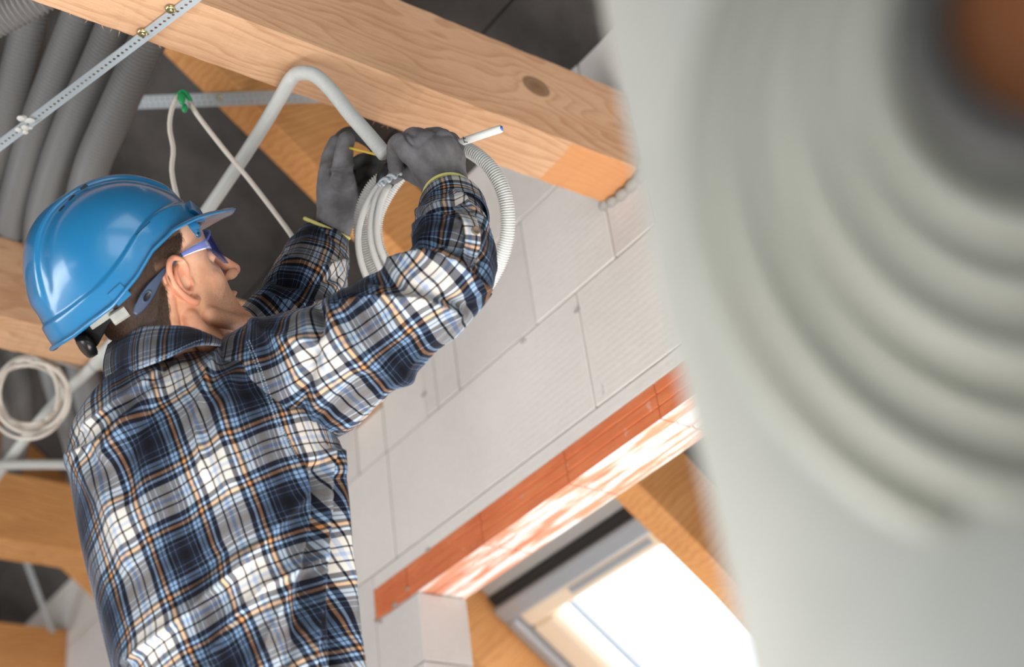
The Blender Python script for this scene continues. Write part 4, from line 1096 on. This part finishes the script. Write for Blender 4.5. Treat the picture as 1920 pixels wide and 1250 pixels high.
strip('placket', [on(x_, y_, .003)[0] for x_, y_ in ((872, 384), (888, 404), (897, 430), (899, 456), (893, 482), (880, 500))],
      [on(x_, y_, .003)[0] for x_, y_ in ((852, 394), (864, 412), (870, 434), (871, 458), (866, 482), (874, 500))], 40, 7, man, M['plaid'], closed=False, phase=(.1, .4), bulge=.002)
bc, bn = on(888, 436, .0085); disc('button', bc, bn, .0062, .0018, M['horn'], man)
# rounded chest pocket flap seen past the side of the shirt
v_, f_ = ellipsoid(P(618, 846, 2.02), (.020, .012, .030)); uvp = [(p[1] * 7, p[2] * 7) for p in v_]
mesh_obj('pocket_flap', v_, f_, M['plaid'], man, uvs=uvp)

# topstitching laid on the cloth along the armhole and the collar edge
from mathutils.bvhtree import BVHTree
def stitches(name, obj, px, n, mat):
    bv = BVHTree.FromPolygons([tuple(q.co) for q in obj.data.vertices], [tuple(p.vertices) for p in obj.data.polygons]); path = spline([(a, b, 0) for a, b in px], n * 2); pr = []
    for k in range(0, 2 * n - 1, 2):
        h = [bv.ray_cast(Vector((0, 0, CZ)), Vector(uray(*path[k + j][:2])).normalized())[0] for j in (0, 1)]
        if None in h or (h[0] - h[1]).length > .02: continue
        off = -uray(*path[k][:2]) * .0006
        pr.append(tube_geo([np.array(h[0]) + off, np.array(h[1]) + off], .00045, 2, 5))
    if pr:
        v_, f_ = join_geo(pr); o = mesh_obj(name, v_, f_, mat, man); tag(o, kind='stuff')
M['thread'] = plain('pale_blue_thread', srgb(150, 170, 190), .8)
stitches('armhole_stitching', shirt, [(462, 640), (482, 690), (503, 750), (524, 805), (552, 862)], 46, M['thread'])
stitches('armhole_stitching', shirt, [(467, 637), (488, 688), (509, 747), (530, 802), (558, 858)], 46, M['thread'])
stitches('collar_stitching', col, [(212, 710), (240, 696), (280, 680), (320, 662), (355, 645), (380, 636)], 36, M['thread'])

# gloves
def glove_mat():
    t = NT('knitted_glove'); a = t.n('ShaderNodeAttribute', attribute_name='coat').outputs['Fac']; o = t.tc()
    n1 = t.noise(o, 40, 4); c = t.mix(a, t.ramp(n1, [(.35, srgb(88, 86, 88)), (.7, srgb(116, 114, 117))]), srgb(44, 43, 43))
    t.color(c); t.set('Roughness', .75); w1 = t.n('ShaderNodeTexWave'); t.l(o, w1.inputs[0]); w1.inputs['Scale'].default_value = 420; w1.inputs['Distortion'].default_value = 1
    t.bump(t.math('ADD', t.math('MULTIPLY', w1.outputs[1], .5), n1), .4, .0008); return t.m
M['glove'] = glove_mat(); M['hem'] = plain('yellow_hem', srgb(206, 200, 120), .8)
def pxchain(pts): return chain([P(x_, y_, d) for x_, y_, d, r in pts], [r * d / FPX for x_, y_, d, r in pts], 18)
def glove(grey, dark, label, creases):
    parts = []; dk = []; gr = []
    for c_ in grey: parts += pxchain(c_); gr += [P(*q[:3]) for q in spline(c_, 12)]
    for c_ in dark: parts += pxchain(c_); dk += [P(*q[:3]) for q in spline(c_, 12)]
    v_, f_ = remesh(parts, .0016, 4); N_ = normals_of(v_, f_)
    v_ = sculpt(v_, N_, creases, .0006, 40)
    o = mesh_obj('glove', v_, f_, M['glove'], man); tag(o, label=label)
    if dark:
        dk, gr = np.array(dk), np.array(gr)
        dd = np.array([np.min(np.linalg.norm(dk - p, axis=1)) for p in v_]); gd = np.array([np.min(np.linalg.norm(gr - p, axis=1)) for p in v_])
        set_attr(o, 'coat', np.clip((gd - dd) / .012 + .5, 0, 1))
    else: set_attr(o, 'coat', np.zeros(len(v_)))
    return o
g1_ = glove([[(838, 372, 2.13, 40), (832, 350, 2.15, 42), (822, 325, 2.15, 42)], [(826, 335, 2.15, 42), (795, 300, 2.135, 34), (772, 282, 2.13, 26)], [(830, 330, 2.15, 42), (812, 290, 2.13, 34), (798, 270, 2.13, 26)],
            [(834, 330, 2.16, 40), (832, 290, 2.14, 34), (828, 266, 2.145, 25)], [(838, 332, 2.17, 38), (848, 298, 2.165, 26), (848, 276, 2.175, 21)],
            [(770, 282, 2.13, 26), (750, 268, 2.145, 19), (742, 280, 2.175, 17), (742, 312, 2.195, 15)],
            [(798, 270, 2.13, 25), (782, 256, 2.15, 18), (765, 262, 2.19, 17), (758, 296, 2.21, 16)],
            [(828, 266, 2.145, 24), (818, 256, 2.17, 18), (795, 262, 2.215, 17), (785, 296, 2.225, 16)],
            [(848, 276, 2.175, 20), (842, 262, 2.2, 16), (820, 270, 2.235, 15), (812, 300, 2.24, 14)],
            [(812, 335, 2.17, 28), (778, 325, 2.20, 20), (755, 318, 2.225, 17), (738, 330, 2.235, 15)]], [], 'near grey knitted glove closed round the cable',
           [([(756, 246), (764, 262), (772, 270)], 3, -.002, 'r'), ([(870, 270), (862, 300), (868, 330)], 5, .002, 's')])
g2_ = glove([[(622, 436, 2.37, 34), (628, 412, 2.36, 36), (632, 385, 2.36, 36)], [(630, 400, 2.36, 36), (626, 355, 2.365, 33), (622, 325, 2.37, 26)], [(640, 400, 2.36, 34), (645, 365, 2.355, 27), (643, 330, 2.34, 22)],
            [(642, 340, 2.335, 22), (643, 305, 2.32, 19), (646, 280, 2.31, 17), (650, 262, 2.305, 16)], [(620, 330, 2.37, 24), (618, 300, 2.38, 17), (630, 268, 2.385, 15)]],
           [[(632, 268, 2.39, 14), (655, 250, 2.39, 13), (690, 262, 2.37, 13), (712, 285, 2.33, 12)], [(650, 320, 2.39, 18), (690, 300, 2.37, 15), (735, 306, 2.30, 12)],
            [(655, 350, 2.39, 20), (695, 325, 2.36, 15), (738, 325, 2.29, 12)], [(655, 375, 2.38, 20), (690, 352, 2.36, 14), (728, 342, 2.29, 12)], [(650, 395, 2.38, 22), (665, 360, 2.38, 20), (672, 330, 2.39, 18)]],
           'far grey glove with dark coated palm and fingers, thumb raised', [([(618, 318), (640, 316), (662, 308)], 3, .0022, 'r'), ([(622, 325), (645, 330), (660, 322)], 4, -.002, 'r')])
def ringtube(px, r, parent, label=None):
    o = tube('hem', [P(*q) for q in px], r, M['hem'], parent, m=8, step=.004); return o
def circ(c, p0, p1, r, n=26):
    ax = np.array(p1) - np.array(p0); ax /= np.linalg.norm(ax); e1 = np.cross(ax, ROT[2]); e1 /= np.linalg.norm(e1); e2 = np.cross(ax, e1)
    return [c + r * (e1 * math.cos(2 * math.pi * k / n) + e2 * math.sin(2 * math.pi * k / n)) for k in range(n + 1)]
A0, A1 = P(842, 384, 2.115), P(832, 345, 2.15)
tube('hem', circ(P(839, 362, 2.135), A0, A1, .0345), .0028, M['hem'], g1_, m=8, step=.004)
for q in (.1, .3, .5): tube('knit_rib', circ(P(839 - 10 * q, 362 - 36 * q, 2.135 + .03 * q), A0, A1, .0335), .0016, M['glove'], g1_, m=6, step=.004)
A0, A1 = P(606, 452, 2.36), P(630, 398, 2.36)
tube('hem', circ(P(613, 428, 2.365), A0, A1, .0385), .003, M['hem'], g2_, m=8, step=.004)
v_, f_ = remesh(pxchain([(728, 318, 2.24, 15), (722, 334, 2.24, 17), (716, 346, 2.25, 12)]) + pxchain([(735, 312, 2.24, 12), (742, 330, 2.24, 12)]), .0016, 2)
tag(mesh_obj('tape_wrap', v_, f_, M['black'], bpy.data.objects['cable_bundle']), label='black tape wrapped round the cable bundle')

# trousers and boots (below the picture)
M['denim'] = plain('dark_work_cloth', srgb(52, 56, 66), .9); M['boot'] = plain('brown_leather', srgb(92, 66, 44), .6)
hc = P(532, 1560, 1.85); parts = []
wz = hc[2]
def legpath(s_): return [hc + AL * .085 * s_ + np.array([0, 0, .02]), np.array([.93, 1.72, .8]) + AL * .095 * s_, np.array([.97, 1.74, .47]) + AL * .11 * s_, np.array([.92, 1.72, .09]) + AL * .12 * s_]
for s_ in (-1, 1): parts += chain(legpath(s_), [.115, .098, .07, .068], 20)
v_, f_ = ellipsoid(hc + np.array([0, 0, -.02]), (.175, .13, .12), np.array([AL, DL, [0, 0, 1]])); parts.append((v_, f_))
v_, f_ = remesh(parts, .008, 3); tag(mesh_obj('trousers', v_, f_, M['denim'], man), label='dark work trousers')
for s_ in (-1, 1):
    c = np.array([.92, 1.72, 0]) + AL * .12 * s_; fd = np.array([.93, -.25, 0]) / math.hypot(.93, .25)
    parts = chain([c + np.array([0, 0, .06]), c + np.array([0, 0, .16])], [.056, .06]) + chain([c - fd * .04 + np.array([0, 0, .045]), c + fd * .07 + np.array([0, 0, .048]), c + fd * .17 + np.array([0, 0, .040])], [.044, .048, .039])
    v_, f_ = remesh(parts, .005, 2); v_[:, 2] = np.maximum(v_[:, 2], .001); mesh_obj('boot', v_, f_, M['boot'], man)

# ------------------------------------------------------------------ out-of-focus roll and cable drum close to the camera
def wrap_mat():
    t = NT('pale_wrapping_film'); n1 = t.noise(t.tc(), 5, 4); t.color(t.ramp(n1, [(.3, srgb(158, 160, 153)), (.7, srgb(178, 179, 174))])); t.set('Roughness', .55); t.bump(n1, .3, .01); return t.m
M['film'] = wrap_mat()
le = P(1326, 625, .62); R0 = .135; cxy = le + AL * R0 + DL * .06
V = []; nz_, na = 60, 72
for i in range(nz_):
    z_ = 1.75 * i / (nz_ - 1)
    for k in range(na):
        an = 2 * math.pi * k / na; r_ = R0 * (1 - .10 * (abs(2 * i / (nz_ - 1) - 1) ** 10)) + .004 * noise.noise(Vector((math.cos(an) * 2, math.sin(an) * 2, z_ * 5)))
        V.append((cxy[0] + r_ * math.cos(an), cxy[1] + r_ * math.sin(an), z_))
o = mesh_obj('wrapped_roll', V, grid_faces(nz_, na) + [tuple(range(na - 1, -1, -1)), tuple(range((nz_ - 1) * na, nz_ * na))], M['film'], loc=(cxy[0], cxy[1], 0))
tag(o, 'tall pale film-wrapped roll standing out of focus close to the camera', 'roll')
M['winding'] = plain('grey_green_hose', srgb(140, 142, 132), .5); M['hub'] = plain('dark_hub', srgb(62, 62, 60), .6); M['core'] = plain('brown_board_core', srgb(118, 68, 30), .7)
dc = P(1965, 40, .47); dcf = P(2115, 285, .50); dn = -uray(1700, 350); dn /= np.linalg.norm(dn); da = np.cross(dn, (0, 0, 1)); da /= np.linalg.norm(da); db = np.cross(dn, da)
drum = empty('hose_coil', dc, label='grey hose coil with dark hub and brown core, blurred in the corner', cat='hose coil')
def ringt(name, R_, r_, off, mat, m_=16):
    V = []; K = 96
    for k in range(K):
        an = 2 * math.pi * k / K; e1 = da * math.cos(an) + db * math.sin(an)
        for j in range(m_):
            bn = 2 * math.pi * j / m_; ce = dc + (dcf - dc) * min(1, max(0, (R_ - .04) / .10)); V.append(ce + e1 * (R_ + r_ * math.cos(bn)) + dn * (off + r_ * math.sin(bn)))
    F = [(k * m_ + j, k * m_ + (j + 1) % m_, ((k + 1) % K) * m_ + (j + 1) % m_, ((k + 1) % K) * m_ + j) for k in range(K) for j in range(m_)]
    o = mesh_obj(name, V, F, mat, drum); fix_normals(o); return o
for R_, r_, off in ((.142, .011, 0), (.124, .012, .004), (.106, .0115, .002), (.089, .012, .005), (.073, .011, .004), (.058, .010, .004), (.133, .011, -.006), (.115, .011, -.006), (.097, .011, -.005), (.081, .011, -.005), (.065, .011, -.004)): ringt('winding', R_, r_, off, M['winding'])
ringt('hub', .040, .010, .004, M['hub'])
def cyl(name, R_, h0, h1, mat):
    V = [dc + (da * math.cos(2 * math.pi * k / 40) + db * math.sin(2 * math.pi * k / 40)) * R_ + dn * h for h in (h0, h1) for k in range(40)]
    o = mesh_obj(name, V, grid_faces(2, 40) + [tuple(range(40)), tuple(range(40, 80))], mat, drum, smooth=False); fix_normals(o); return o
cyl('core', .032, -.02, .004, M['core']); cyl('back_disc', .043, -.022, -.012, M['hub'])

for o in C.objects:
    if o.parent is None and 'category' in o.keys():
        g = {'beam': 'spruce tie beams across the attic', 'rafter': 'spruce rafters under the dark roof boards', 'duct': 'grey ribbed ducts over the beams', 'strap': 'perforated steel straps'}.get(o['category'])
        if o.name.startswith('hanging_cable'): g = 'thin cream cables hanging from the green tie'
        if g: o['group'] = g
